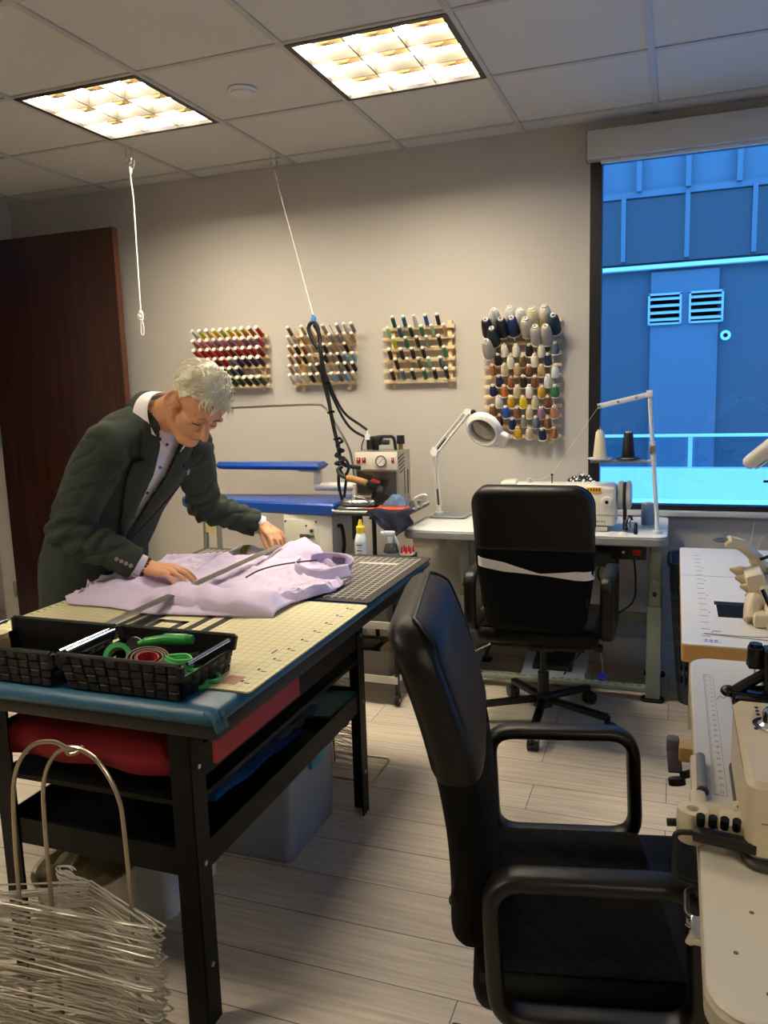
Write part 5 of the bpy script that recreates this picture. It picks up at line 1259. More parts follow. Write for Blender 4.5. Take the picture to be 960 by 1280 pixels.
ov = thing('overlock_machine', 'cream overlock sewing machine sunk in the table by the window', 'sewing machine', (.345, 2.48, .7505))
part('body', MB().box((.02, .03, .055), (.27, .26, .10), bev=.012, seg=3).box((.02, -.01, .02), (.30, .30, .04), bev=.010), CRM, ov)
part('seam', MB().box((.02, -.1012, .055), (.26, .001, .003)), M('#9c8a64', .5), ov)
part('top_plate', MB().box((.03, .06, .116), (.22, .16, .018), bev=.004), M('#cfc9bc', .25, .6), ov)
lever = MB().tube(bez([(-.09, .08, .11), (-.115, .07, .155), (-.15, .05, .19), (-.19, .03, .205)], 6), [.022] * 6 + [.018] * 13, 14)
part('arm', lever, CRM, ov)
part('arm_tip', MB().ball((-.212, .02, .212), (.022, .014, .010), 14, 8), clear('acrylic', '#c8d4da', 1., .05, .3, '#a8b4ba'), ov)
kb = []
for k in range(4): 
    q = MB().lathe([(0, .03), (.004, .03), (.012, .012), (.017, .004), (.017, -.012), (.010, -.02), (0, -.02)], 16, loc=(-.155 + .012 * k, .02 - .028 * k, .118 - .018 * k), axis=(-1, -.25, .25)); part('tension_knob', q, CRM2, ov)
part('knob_plate', MB().box((-.115, -.02, .095), (.05, .13, .08), rot=(0, R(-18), 0), bev=.010), CRM, ov)
part('rod', MB().tube(bez([(-.10, .05, .15), (-.06, .05, .165), (-.02, .03, .16), (-.01, .02, .125)], 5), .005, 8).cyl((-.055, .13, .12), (-.055, .13, .20), .010, n=12).bar((-.06, .13, .165), (.02, .12, .165), .02, .012, bev=.003).tube(bez([(.0, .12, .165), (.04, .11, .175), (.07, .11, .19)], 4), .003, 6), M('#3c3a36', .3, .6), ov)
part('thumb_screw', MB().lathe([(0, 0), (.022, 0), (.020, .014), (.014, .024), (0, .026)], 22, loc=(.03, .06, .125)), CHROME, ov)
part('cover_arm', MB().tube(bez([(-.10, -.06, .06), (-.125, -.09, .05), (-.13, -.12, .012)], 5), [.03] * 5 + [.024] * 6, 12).tube(bez([(-.06, -.09, .06), (-.08, -.13, .04), (-.08, -.15, .012)], 5), [.026] * 5 + [.02] * 6, 12), CRM, ov)
part('handwheel', MB().lathe([(.0, -.01), (.045, -.012), (.062, -.008), (.066, .004), (.055, .010), (.040, .006), (.030, .014), (0, .016)], 32, loc=(.085, -.135, .012), axis=(.2, -.75, .6)).cyl((.085, -.135, .012), (.085, -.10, .0), .02, n=14), CRM, ov)
part('wheel_groove', MB().lathe([(.0575, .0105), (.0605, .009), (.0605, .012), (.0575, .013)], 32, loc=(.085, -.135, .012), axis=(.2, -.75, .6), closed=True), M('#6b5c3c', .5), ov)
# overlock thread stand and a second magnifier reaching in from the right
t2 = thing('thread_stand', 'thread stand at the right edge of the picture with a dark bar', 'thread stand', (.66, 3.10, .7505))
part('pole', MB().cyl((0, 0, 0), (0, 0, .55), .009, n=14).cyl((0, 0, 0), (0, 0, .012), .025, n=20), M('#cfcfca', .35), t2)
part('bar', MB().bar((-.36, 0, .315), (.03, 0, .315), .014, .008, bev=.001), M('#14181d', .4), t2)
for x in (-.10, -.22): part('spool_plate', MB().lathe([(0, 0), (.045, .001), (.05, .006), (0, .004)], 24, loc=(x + .02, 0, .32)), BLACK, t2)
magnifier('magnifier lamp head reaching in at the right edge before the window', (.70, 2.66, .7515), (.72, 2.66, 1.08), (.46, 2.62, 1.30), (.275, 2.60, 1.238), (.66, -.10, -.75), (.75, -.3, .6), s=.95)
wl = MB().tube(bez([(.36, 4.045, .76), (.345, 4.04, .66), (.30, 4.03, .50), (.28, 4.03, .42)], 5), .0015, 5).tube(bez([(.40, 4.045, .70), (.385, 4.04, .66), (.375, 4.04, .62)], 5), .0015, 5)
solo('window_thread', wl, M('#dcdcdc', .5), 'pale thread hanging down the wall under the window at the right edge', 'thread')
hg = MB().tube(bez([(.02, 3.85, .69), (.02, 3.8, .55), (.04, 3.82, .42)], 5), .002, 5)
# slotted laundry basket
gb = thing('laundry_basket', 'dark grey slotted plastic basket between the two right hand tables and the sewing table', 'basket', (.165, 3.72, 0))
GP = M('#343c46', .5)
def bsec(z):
    k = z / .64; w_ = .25 + .10 * k; d_ = .24 + .08 * k; return rrect(w_, d_, .06, 5)
bands = MB()
zb = [0, .05, .10, .115, .185, .20, .27, .285, .355, .37, .44, .455, .525, .56, .64]
def shell(b, z0, z1, t_=.005):
    o0, o1 = bsec(z0), bsec(z1); i0, i1 = inset(o0, t_), inset(o1, t_); n = len(o0)
    vs = [(x, y, z0) for x, y in o0] + [(x, y, z1) for x, y in o1] + [(x, y, z1) for x, y in i1] + [(x, y, z0) for x, y in i0]
    return b.add(vs, [[j * n + i, j * n + (i + 1) % n, ((j + 1) % 4) * n + (i + 1) % n, ((j + 1) % 4) * n + i] for j in range(4) for i in range(n)])
for z0, z1 in ((0, .10), (.135, .16), (.205, .23), (.275, .30), (.345, .37), (.415, .44), (.485, .51), (.555, .64)): shell(bands, z0, z1)
bands.prism(bsec(0), .0, .006); part('bands', bands, GP, gb, ang=40)
ribs = MB()
o0, o1 = bsec(.09), bsec(.56)
nb_ = 44
def per(pl, f):
    n = len(pl); L = [0]
    for i in range(n): L.append(L[-1] + (Vector(pl[(i + 1) % n]) - Vector(pl[i])).length)
    t = f * L[-1]
    for i in range(n):
        if t <= L[i + 1]: k = (t - L[i]) / max(1e-9, L[i + 1] - L[i]); return Vector(pl[i]) * (1 - k) + Vector(pl[(i + 1) % n]) * k
    return Vector(pl[0])
for k in range(nb_):
    a, b = per(o0, k / nb_), per(o1, k / nb_); ribs.tube([(a.x * .985, a.y * .985, .09), (b.x * .985, b.y * .985, .565)], .0065, 6)
part('ribs', ribs, GP, gb, ang=60)
part('rim', MB().tube([(x, y, .64) for x, y in bsec(.64)], .010, 8, True), GP, gb, ang=60)
# ---------------------------------------------------------------- front machine table
ft = thing('machine_table', 'pale machine table at the front right with a printed ruler', 'table', (.40, 1.43, 0))
FX0, FX1, FY0, FY1 = .048, .80, .835, 2.035
part('tabletop', MB().prism(rrect(FX1 - FX0, FY1 - FY0, .05, 8, ((FX0 + FX1) / 2, (FY0 + FY1) / 2)), .7445, .75, bev=.002), CRT, ft, True)
part('core', MB().prism(rrect(FX1 - FX0 + .004, FY1 - FY0 + .004, .052, 8, ((FX0 + FX1) / 2, (FY0 + FY1) / 2)), .71, .7445, bev=.006), M('#b3ab97', .45), ft, True)
rp = MB()
rx0, ry0, ry1 = .075, 1.335, 1.915
rp.box((rx0, (ry0 + ry1) / 2, .7502), (.0012, ry1 - ry0, .0004)).box((rx0 + .020, (ry0 + ry1) / 2, .7502), (.0012, ry1 - ry0, .0004)).box((rx0 + .010, ry1, .7502), (.021, .0012, .0004)).box((rx0 + .010, ry0, .7502), (.021, .0012, .0004))
for k in range(92): rp.box((rx0 + (.0022 if k % 5 else .0034), ry0 + .003 + k * .00632, .7502), (.003 if k % 5 else .006, .0010, .0004))
for k in range(23):
    n_ = text_mb(str(23 - k), .010, .0002).xf(Matrix.Translation((rx0 + .0135, ry0 + .012 + k * .0252, .7502)) @ rotm((0, 0, R(90)))); rp.join(n_)
part('ruler_print', rp, M('#aaa391', .5), ft, True, ang=0)
sc_ = MB().tube(bez([(.098, 1.765, .7505), (.104, 1.785, .7505), (.112, 1.775, .7505), (.118, 1.790, .7505), (.128, 1.785, .7505)], 5), .0009, 4); part('pen_mark', sc_, M('#8d8678', .6), ft, True)
sd_ = MB()
for x, y in ((.083, .945), (.113, .885), (.107, 1.03)): sd_.cyl((x, y, .749), (x, y, .7506), .003, n=10)
part('screw_dots', sd_, M('#5b5344', .5), ft, True)
for x in (.74,):
    for y in (.95, 1.92): part('leg', MB().box((x, y, .355), (.05, .05, .71), bev=.004), M('#cfc3a0', .45), ft, True)
part('side_panel', MB().box((.70, 1.43, .36), (.03, .9, .70)), M('#b8ad94', .5), ft, True)
cm_ = thing('sewing_machine', 'cream industrial machine with black mechanism on the front right table', 'sewing machine', (.26, 1.32, .7505))
BX = MB(); 
pl = [(-.160, -.19), (-.150, .24), (.16, .24), (.16, -.19)]
part('base', MB().prism(rrect(.335, .34, .03, 5, (.01, -.03)), 0, .012, bev=.003), M('#3a3833', .4), cm_)
part('body', MB().prism(rrect(.32, .315, .018, 4, (.005, -.0325)), .012, .128, bev=.008), CRM, cm_)
part('top_cover', MB().box((.02, .14, .122), (.345, .05, .022), bev=.006).box((.02, .14, .06), (.30, .04, .12)), BLACKGL, cm_)
part('seam', MB().box((.005, -.1905, .07), (.28, .0012, .002)).box((-.1552, .02, .118), (.001, .28, .002)), M('#8d7c58', .5), cm_)
part('thumb_knob', MB().lathe([(0, 0), (.022, 0), (.024, .003), (.019, .006), (.018, .022), (.014, .028), (0, .03)], 28, loc=(-.100, .02, .128)).lathe([(.0, 0), (.030, 0), (.032, .002), (0, .003)], 28, loc=(-.100, .02, .128)), CHROME, cm_)
part('plug_cap', MB().cyl((-.100, -.03, .127), (-.100, -.03, .131), .010, n=18).cyl((-.095, -.189, .092), (-.095, -.197, .092), .017, n=24).cyl((-.128, .0, .127), (-.128, .0, .1295), .003, n=10).cyl((-.12, .09, .127), (-.12, .09, .1295), .003, n=10).cyl((-.12, .075, .127), (-.12, .075, .1295), .003, n=10).cyl((-.12, .060, .127), (-.12, .060, .1295), .003, n=10), BLACK, cm_)
em = MB().lathe([(0, 0), (.022, 0), (.023, .0015), (0, .002)], 24).xf(Matrix.Translation((-.098, -.125, .128)) @ Matrix.Diagonal((1.0, .72, 1, 1)))
em2 = MB().lathe([(0, .002), (.016, .002), (.016, .0026), (0, .0028)], 24, mi=1).xf(Matrix.Translation((-.098, -.125, .128)) @ Matrix.Diagonal((1.0, .6, 1, 1)))
part('badge', em.join(em2), [M('#3f6aa0', .4), M('#c3d2e0', .4)], cm_)
mech = MB().box((-.095, .285, .165), (.02, .05, .10), bev=.004).tube(bez([(-.16, .27, .13), (-.13, .28, .15), (-.10, .285, .17)], 5), .010, 8).ball((-.16, .275, .135), (.014, .016, .010), 12, 8).cyl((-.15, .30, .128), (-.09, .30, .134), .009, n=12).box((-.06, .29, .15), (.05, .04, .02), bev=.004).cyl((-.155, .262, .128), (-.06, .262, .128), .012, n=14)
MX = Matrix.Translation((0, -.125, -.004)); mech.xf(MX); part('mechanism', mech, BLACKGL, cm_)
nd = MB().cyl((-.128, .33, .235), (-.128, .33, .275), .015, .011, 14).box((-.128, .33, .25), (.026, .03, .04), bev=.005).tube([(-.118, .33, .25), (-.095, .31, .23), (-.09, .29, .19)], .009, 8)
MX2 = Matrix.Translation((.012, -.15, -.062)); nd.xf(MX2); part('needle_clamp', nd, BLACKGL, cm_); part('needle', MB().cyl((-.128, .33, .235), (-.128, .33, .195), .0016, .0006, 8).xf(MX2), STEEL, cm_)
part('head', MB().box((-.035, .40, .24), (.12, .11, .09), bev=.008).box((-.035, .40, .29), (.125, .115, .012), bev=.003, mi=0).xf(Matrix.Translation((.012, -.14, -.085))), CRM, cm_)
part('head_post', MB().box((.045, .25, .09), (.06, .08, .18), bev=.006), CRM, cm_)
part('thread_lever', MB().tube([(-.085, .40, .295), (-.095, .42, .335), (-.11, .43, .37)], .004, 8).cyl((-.085, .40, .292), (-.085, .40, .302), .012, n=14).xf(Matrix.Translation((.012, -.14, -.085))), BLACKGL, cm_)
# folding guide on the table edge
gd = thing('edge_guide', 'cream casting with black screws and bar clamped at the table edge before the chair', 'guide', (.06, 1.20, .7505))
part('collar', MB().lathe([(.009, 0), (.021, 0), (.023, .006), (.023, .042), (.021, .048), (.009, .048)], 28, loc=(-.022, -.012, 0), closed=True), CRM, gd)
part('casting', MB().tube(bez([(-.015, .02, .014), (-.002, .035, .016), (.02, .03, .018), (.035, .02, .018)], 5), .019, 12).box((.035, -.005, .020), (.040, .05, .040), bev=.008).box((-.012, .062, .012), (.026, .085, .022), bev=.008).lathe([(.010, 0), (.022, 0), (.022, .03), (.010, .03)], 24, loc=(.052, .045, 0), closed=True).box((.085, .03, .016), (.06, .045, .03), bev=.005), CRM, gd)
part('channel', MB().box((-.012, .175, .0), (.018, .15, .028), bev=.005), CRM, gd)
part('grey_tube', MB().cyl((-.004, .12, .012), (-.004, .25, .010), .0085, n=14).ball((-.004, .115, .012), (.010, .008, .009), 10, 8, mi=1), [M('#6f7479', .4), BLACK], gd)
part('black_bar', MB().bar((-.022, -.050, .030), (.062, -.060, .028), .022, .016, bev=.003), BLACK, gd)
for k in range(4): part('screw', MB().cyl((-.012 + k * .016, -.040, .040), (-.012 + k * .016, -.046, .056), .0062, n=12), BLACKGL, gd)
part('side_screw', MB().cyl((-.058, -.012, .02), (-.044, -.012, .022), .006, n=12).cyl((-.046, -.012, .021), (-.036, -.012, .022), .003, n=8), BLACK, gd)
part('wire_loop', MB().tube(arcpath([(-.010, -.048, .030), (-.047, -.046, .026), (-.047, -.046, -.045), (-.006, -.050, -.052), (-.003, -.05, -.02)], .012), .0042, 10), BLACK, gd)
bk = thing('edge_bracket', 'small bracket with grey strap and black foot hanging on the table edge', 'bracket', (.036, 1.57, .7))
part('block', MB().box((.0, .0, .015), (.030, .05, .03), bev=.004), M('#b89a62', .45), bk); part('strap', MB().box((-.026, .01, .02), (.024, .03, .03), bev=.006).bar((-.024, .0, .01), (-.020, -.03, -.02), .026, .008, bev=.002), M('#55505c', .7), bk)
part('foot', MB().cyl((-.018, -.035, -.028), (-.016, -.038, -.040), .016, n=20).bar((-.01, -.03, -.025), (.012, -.02, -.02), .012, .010), BLACK, bk)
lt = thing('edge_latch', 'small chrome latch with black loop under the front table edge', 'latch', (.042, 1.03, .70))
part('latch_plate', MB().box((.0, .0, .010), (.016, .035, .016), rot=(R(20), 0, 0), bev=.003).cyl((-.010, -.012, .0), (-.004, -.012, .014), .006, n=12).box((-.006, .012, .008), (.018, .01, .004), rot=(0, R(30), 0)), CHROME, lt)
part('loop', MB().tube(arcpath([(-.002, .02, .012), (-.012, .03, .010), (-.012, .085, .010), (.0, .09, .012)], .01), .004, 8), BLACK, lt)
# ================================================================ the man
from mathutils.bvhtree import BVHTree
SKIN = mat('skin', '#d69c74', .45, bump=.05, bscale=120, var=.06, vscale=14)
def V3(*a): return Vector(a)
def capsule(b, p0, p1, r0, r1, n=16):
    b.cyl(p0, p1, r0, r1, n); b.ball(p0, r0, n, 10); b.ball(p1, r1, n, 10); return b
def chain(b, pts, rs, n=14):
    for i in range(len(pts) - 1): capsule(b, pts[i], pts[i + 1], rs[i], rs[i + 1], n)
    return b
man = thing('person', 'grey haired man in dark green blazer bending over the lilac shirt', 'person', (-1.97, 2.25, 0))
YAW = R(-20)
FWD = V3(math.cos(YAW), math.sin(YAW), 0); LAT = V3(-FWD.y, FWD.x, 0)     # LAT points to his left
# spine stations: centre, half width, half depth (jacket size)
ST = [(V3(-1.965, 2.27, .690), .200, .132), (V3(-1.955, 2.265, .80), .198, .130), (V3(-1.915, 2.255, .94), .180, .122), (V3(-1.850, 2.25, 1.06), .190, .130),
      (V3(-1.775, 2.245, 1.165), .205, .135), (V3(-1.700, 2.245, 1.25), .205, .125), (V3(-1.648, 2.245, 1.315), .178, .098), (V3(-1.612, 2.245, 1.362), .115, .075), (V3(-1.592, 2.243, 1.392), .078, .066)]
def spine(t):
    k = max(0, min(len(ST) - 1.0001, t)); i = int(k); f = k - i
    return [ST[i][j] * (1 - f) + ST[i + 1][j] * f for j in range(3)]
def frame(t):
    a, b = spine(t - .5)[0], spine(t + .5)[0]; tan = (b - a).normalized()
    lat = (LAT - tan * LAT.dot(tan)).normalized(); fr = lat.cross(tan).normalized()
    if fr.dot(FWD) < 0: fr = -fr
    return tan, lat, fr
def torso_loft(b, s, t0=0., t1=8., n=36, drop=0.):
    rings = []
    m = 26
    for k in range(m + 1):
        t = t0 + (t1 - t0) * k / m; c, w_, d_ = spine(t); tan, lat, fr = frame(t)
        if t < 1: tan = V3(0, 0, 1); lat = LAT; fr = FWD
        rings.append([c + lat * ((w_ + s) * math.copysign(abs(math.cos(a)) ** .85, math.cos(a))) + fr * ((d_ + s) * math.copysign(abs(math.sin(a)) ** .85, math.sin(a))) for a in [2 * PI * i / n for i in range(n)]])
    return loft(b, rings)
SHR, SHL = V3(-1.700, 2.075, 1.278), V3(-1.612, 2.41, 1.262)
ELR, ELL = V3(-1.812, 1.985, 1.020), V3(-1.715, 2.635, 1.005)
WRR, WRL = V3(-1.622, 2.100, .888), V3(-1.545, 2.765, .912)
# ------------------------------------------------ body (one continuous skin)
body = MB(); torso_loft(body, -.036, .3, 8)
NECK0, NECK1 = V3(-1.605, 2.245, 1.362), V3(-1.480, 2.212, 1.405)
chain(body, [NECK0, (NECK0 + NECK1) / 2, NECK1], [.062, .058, .058])
# head: local frame, x forward (face), y left, z up
hp, hy, hr_ = R(47), R(-31), R(-11)
HM = Matrix.Rotation(hy, 3, 'Z') @ Matrix.Rotation(hp, 3, 'Y') @ Matrix.Rotation(hr_, 3, 'X')
HC = V3(-1.432, 2.195, 1.408)
HX = Matrix.Translation(HC) @ HM.to_4x4() @ Matrix.Scale(1.03, 4)
hb = MB()
hb.ball((-.012, 0, .040), (.098, .076, .082), 28, 18)           # cranium
hb.ball((.030, 0, .030), (.062, .066, .070), 24, 14)            # forehead
hb.ball((.030, 0, -.035), (.060, .056, .076), 24, 14)           # face
hb.ball((.052, 0, -.102), (.036, .034, .026), 20, 12)           # chin
[chain(hb, [V3(-.012, q * .058, -.050), V3(.002, q * .052, -.082), V3(.055, q * .020, -.108)], [.016, .017, .018]) for q in (1, -1)]   # jaw
for s_ in (1, -1):
    hb.ball((.058, s_ * .040, -.024), (.022, .018, .016), 16, 10)    # cheekbone
    hb.ball((.080, s_ * .028, .016), (.012, .026, .008), 14, 10)     # brow
    hb.ball((.070, s_ * .031, -.008), (.012, .014, .009), 14, 10)    # lid
    hb.ball((.092, s_ * .011, -.044), (.011, .009, .008), 12, 8)     # nostril wing
    e = MB().tube([(.0195 * math.cos(a), .0195 * math.sin(a), .010) for a in [2 * PI * k / 20 for k in range(20)]], .0048, 8, True).lathe([(.0, 0), (.019, 0), (.019, .005), (0, .005)], 16).ball((.006, .004, .008), (.007, .006, .005), 10, 6)
    ex = Matrix.Translation((-.014, s_ * .080, -.006)) @ rotm((R(-90 * s_ + 18 * s_), 0, R(-20 * s_))) @ Matrix.Diagonal((.82, 1.28, .9, 1))
    hb.join(e, ex)
hb.cyl((.080, 0, .010), (.108, 0, -.036), .009, .0135, 14).ball((.110, 0, -.039), (.0145, .0135, .0125), 14, 10).ball((.083, 0, .008), (.010, .010, .014), 12, 8)   # nose
hb.ball((.082, 0, -.067), (.011, .022, .006), 14, 8).ball((.080, 0, -.078), (.010, .019, .006), 14, 8).ball((.078, 0, -.062), (.010, .012, .012), 12, 8)          # mouth
hb.xf(HX); body.join(hb)
def hand(b, W, d, back, mir, curl, spread=.16, thumb=(.55, .5), s=1., palm_bend=0.):
    """W wrist, d towards the knuckles, back = normal of the back of the hand, mir=+1 when the thumb is on side = d x back"""
    d = Vector(d).normalized(); back = Vector(back); back = (back - d * back.dot(d)).normalized(); side = d.cross(back) * mir
    fl = [.074, .082, .076, .060]; fr_ = [.0088, .0092, .0088, .0078]
    for i in range(4):
        o = (1.5 - i) * .0205 * s; dd = (d + side * ((1.5 - i) * spread)).normalized()
        k0 = W + side * o * .55 + d * .012; k1 = W + d * (.088 - abs(i - 1.2) * .006) * s + side * o + back * (.004 - .003 * abs(i - 1.2))
        chain(b, [k0, k1], [.0165, .0118], 12)
        p = k1; ang = 0.; L = fl[i] * s; cv = curl[i]
        pts = [p]; 
        for seg, (fr__, c_) in enumerate(((.44, cv), (.31, cv * 1.15), (.25, cv * .8))):
            ang += c_; dv = dd * math.cos(ang) - back * math.sin(ang); p = p + dv * L * fr__; pts.append(p)
        chain(b, pts, [fr_[i] + .0008, fr_[i], fr_[i] * .92, fr_[i] * .8], 12)
    # palm filling and thumb
    b.ball(W + d * .048 + side * .004 - back * .004, (.034, .034, .014), 16, 10, rot=Matrix((d, side, back)).transposed())
    t0 = W + d * .022 + side * .020 - back * .004
    td = (d * thumb[0] + side * thumb[1] - back * .35).normalized(); t1 = t0 + td * .045; td2 = (d * .9 + side * .12 - back * .38).normalized(); t2 = t1 + td2 * .034; t3 = t2 + td2 * .026
    chain(b, [t0, t1, t2, t3], [.0155, .0115, .0105, .0085], 12)
    capsule(b, W - d * .03, W + d * .02, .0255, .027)
# arms of the body inside the sleeves
for SH, EL, WR_ in ((SHR, ELR, WRR), (SHL, ELL, WRL)):
    chain(body, [SH, EL, WR_], [.052, .041, .025])
RB = V3(.12, -.10, 1)
dR = V3(.95, .18, -.10)
hand(body, WRR + V3(.012, .004, -.006), dR, RB, -1 if (dR.cross(RB)).dot(V3(0, 1, 0)) < 0 else 1, (.30, .34, .36, .42), thumb=(.7, .55), s=1.08)
dL = V3(.80, -.42, -.26); LB = V3(.30, -.10, 1)
hand(body, WRL + V3(.010, -.004, -.004), dL, LB, 1 if (dL.cross(LB)).dot(V3(-.3, -1, 0)) > 0 else -1, (.34, .40, .46, .52), spread=.10, thumb=(.85, .35))
# legs
for s_ in (1, -1):
    h0 = V3(-1.975, 2.27, .86) + LAT * (s_ * .092); k0 = V3(-1.975, 2.27, .47) + LAT * (s_ * .10) + FWD * .01; a0 = V3(-2.02, 2.27, .075) + LAT * (s_ * .11)
    chain(body, [h0, k0, a0], [.075, .055, .038]); chain(body, [a0 + V3(0, 0, -.02), a0 + FWD * .15 + V3(0, 0, -.042)], [.034, .026])
bf = fuse(body, .0042, 4, 'person_body')
bo = part('body', bf, SKIN, man, True, ang=180, fix=False)
# small face details
bt = BVHTree.FromPolygons([v for v in [wmat(man) @ q for q in bf.v]], bf.f)
def on_face(pts, off=.001):
    out = []
    for p in pts:
        q = HX @ Vector(p); o_ = HX @ V3(.25, p[1] if not isinstance(p, Vector) else p.y, p[2]); hit = bt.ray_cast(o_, (HX.to_3x3() @ V3(-1, 0, 0)).normalized())
        out.append(hit[0] + hit[1] * off if hit[0] else q)
    return out
ebr = MB()
for s_ in (1, -1): ebr.tube(on_face([(.08, s_ * y, z) for y, z in ((.012, .014), (.022, .019), (.034, .019), (.045, .013))], .001), [.0028, .004, .0038, .002], 8)
part('eyebrows', ebr, M('#a58a62', .8), man, True, ang=180)
ey = MB()
for s_ in (1, -1): ey.tube(on_face([(.08, s_ * y, z) for y, z in ((.017, -.013), (.026, -.0155), (.036, -.015), (.044, -.011))], .0005), [.001, .0018, .0018, .001], 8)
part('eyelashes', ey, M('#3a261c', .7), man, True, ang=180)
lp = MB().tube(on_face([(.08, y, z) for y, z in ((-.022, -.073), (-.012, -.071), (0, -.072), (.012, -.071), (.022, -.073))], .0), [.0012, .003, .0034, .003, .0012], 8)
part('lips', lp, M('#b87565', .5), man, True, ang=180)
# ------------------------------------------------ hair
HAIR = mat('grey_blond_hair', '#fff3da', .42, var=.12, vscale=150)
hcap = MB().ball((-.014, 0, .042), (.103, .0795, .086), 32, 22)
hcap = fuse(hcap, .006, 2, 'cap')
def hair_keep(p):
    x, y, z = p
    if x > .045: return z > .066 + max(0, (x - .065)) * .3
    if x > .0: return z > .010 + x * 1.25
    if x > -.03: return z > .014
    return z > -.045 - (x + .03) * .1
keep = MB(); keep.v = hcap.v; 
for f in hcap.f:
    c = sum((hcap.v[i] for i in f), Vector()) / len(f)
    if hair_keep(c): keep.f.append(f); keep.mi.append(0)
hrng = random.Random(11); strands = MB()
for k in range(1500):
    f = hrng.choice(keep.f); c = sum((keep.v[i] for i in f), Vector()) / len(f)
    n_ = V3((c.x + .014) / .107 ** 2, c.y / .083 ** 2, (c.z - .044) / .089 ** 2).normalized()
    sweep = V3(.55, -.25 + c.y * 1.0, .30) + V3(hrng.uniform(-.3, .3), hrng.uniform(-.4, .4), hrng.uniform(-.1, .35))
    tdir = (sweep - n_ * sweep.dot(n_)).normalized()
    if c.x < -.04 or c.z < .03: tdir = (V3(-.3, 0, -1) - n_ * V3(-.3, 0, -1).dot(n_)).normalized(); lift = .10
    else: lift = .42 + hrng.uniform(-.2, .3)
    L = (.013 if c.z < .05 else .026) * hrng.uniform(.7, 1.25)
    if c.x > .055: tdir = (V3(.5, hrng.uniform(-.5, .35), -.45) - n_ * V3(.5, -.1, -.45).dot(n_)).normalized(); L = .034 * hrng.uniform(.6, 1.2); lift = .30 + hrng.uniform(-.15, .35)
    p0 = c - n_ * .003; p1 = c + tdir * L * .5 + n_ * (L * lift * .6); p2 = c + tdir * L + n_ * L * lift * .55
    strands.tube([p0, p1, p2], [.0024, .0020, .0004], 4)
hh = MB(); hh.v = list(keep.v); hh.f = keep.f; hh.mi = keep.mi; hh.join(strands); hh.xf(HX)
part('hair', hh, HAIR, man, True, ang=70, fix=False)
# ------------------------------------------------ shirt (worn)
SHIRT = mat('white_shirt', '#f6f4f6', .7, bump=.1, bscale=60)
sh = MB(); torso_loft(sh, -.019, 1.2, 7.0)
for SH, EL, WR_ in ((SHR, ELR, WRR), (SHL, ELL, WRL)):
    d = (WR_ - EL).normalized(); sh.lathe([(.036, -.06), (.0375, -.02), (.0365, .006), (.030, .007), (.030, -.06)], 24, loc=WR_, axis=d)
shp_ = part('shirt', sh, SHIRT, man, True, ang=60)
nt_ = (NECK1 - NECK0).normalized(); nl = (LAT - nt_ * LAT.dot(nt_)).normalized(); nf = nl.cross(nt_); nf = nf if nf.dot(FWD) > 0 else -nf
NB = NECK0 - nt_ * .012
def neck_pt(a, r, h, dz=0.): return NB + nl * (math.sin(a) * r * 1.05) - nf * (math.cos(a) * r) + nt_ * h
def band(u, v): a = R(-172 + 344 * u); k = abs(u - .5) * 2; return neck_pt(a, .069 + .002 * v, -.006 + .048 * v - .036 * k ** 2)
def leaf(u, v):
    a = R(-165 + 330 * u); k = abs(u - .5) * 2
    p = neck_pt(a, .074 + .018 * v + .016 * k ** 2, .046 - .006 * k ** 2 - v * (.042 + .022 * k ** 3))
    return p + nf * (.030 * k ** 2) + nl * (.012 * v * k * (1 if u > .5 else -1))
part('shirt_collar', MB().sheet(band, 48, 5, .0025).sheet(leaf, 56, 8, -.0025), SHIRT, shp_, True, ang=80)
# ------------------------------------------------ blazer
JK = mat('green_wool', '#2b342a', .92, bump=.35, bscale=700, var=.10, vscale=9)
jm = MB(); torso_loft(jm, .0, 0, 7.2)
sleeves = [(SHR, ELR, WRR), (SHL, ELL, WRL)]
for SH, EL, WR_ in sleeves:
    e2 = EL + (WR_ - EL) * .94
    chain(jm, [SH, SH * .5 + EL * .5, EL, EL * .5 + e2 * .5], [.080, .074, .066, .060], 18)
    jm.cyl(EL * .5 + e2 * .5, e2, .060, .055, 20)
    jm.ball(SH + V3(.0, 0, -.01), .084, 18, 12)
# trapezius bridges
for SH in (SHR, SHL): chain(jm, [SH + V3(.01, 0, .0), spine(6.6)[0]], [.070, .072])
jf = fuse(jm, .0068, 6, 'jacket')
def fold(p):
    """cloth creases: stretched noise, stronger at elbow bends and waist"""
    s = 0.
    for SH, EL, WR_ in sleeves:
        d = (p - EL).length
        if d < .20:
            ax = (WR_ - SH).normalized(); q = p - EL; t = q.dot(ax); r_ = q - ax * t
            s += .0105 * (1 - d / .20) * math.sin(t * 115 + 3.2 * noise.noise(r_ * 16) + r_.x * 30)
    c_ = noise.noise(V3(p.x * 6 + p.z * 8, p.y * 6, p.z * 13 - p.x * 8)); da = min(min((p - (A0 + (B0 - A0) * max(0, min(1, (p - A0).dot(B0 - A0) / (B0 - A0).length_squared)))).length for A0, B0 in ((SH, EL), (EL, WR_))) for SH, EL, WR_ in sleeves)
    s -= (.0085 if da < .085 else .0085 * max(.12, 1 - (da - .085) * 22)) * max(0, 1 - abs(c_) * 5) ** 2
    s += .0075 * noise.noise(V3(p.x * 9, p.y * 9, p.z * 4 + 3)) + .0025 * noise.noise(V3(p.x * 24, p.y * 24, p.z * 10))
    return s
me_t = jf.mesh('t', [], 0); nrm = [v.normal.copy() for v in me_t.vertices]; jf.v = [v.co + n * fold(v.co) for v, n in zip(me_t.vertices, nrm)]; bpy.data.meshes.remove(me_t)
jbv = BVHTree.FromPolygons(jf.v, jf.f)
TB = 2.35        # front button height along the spine
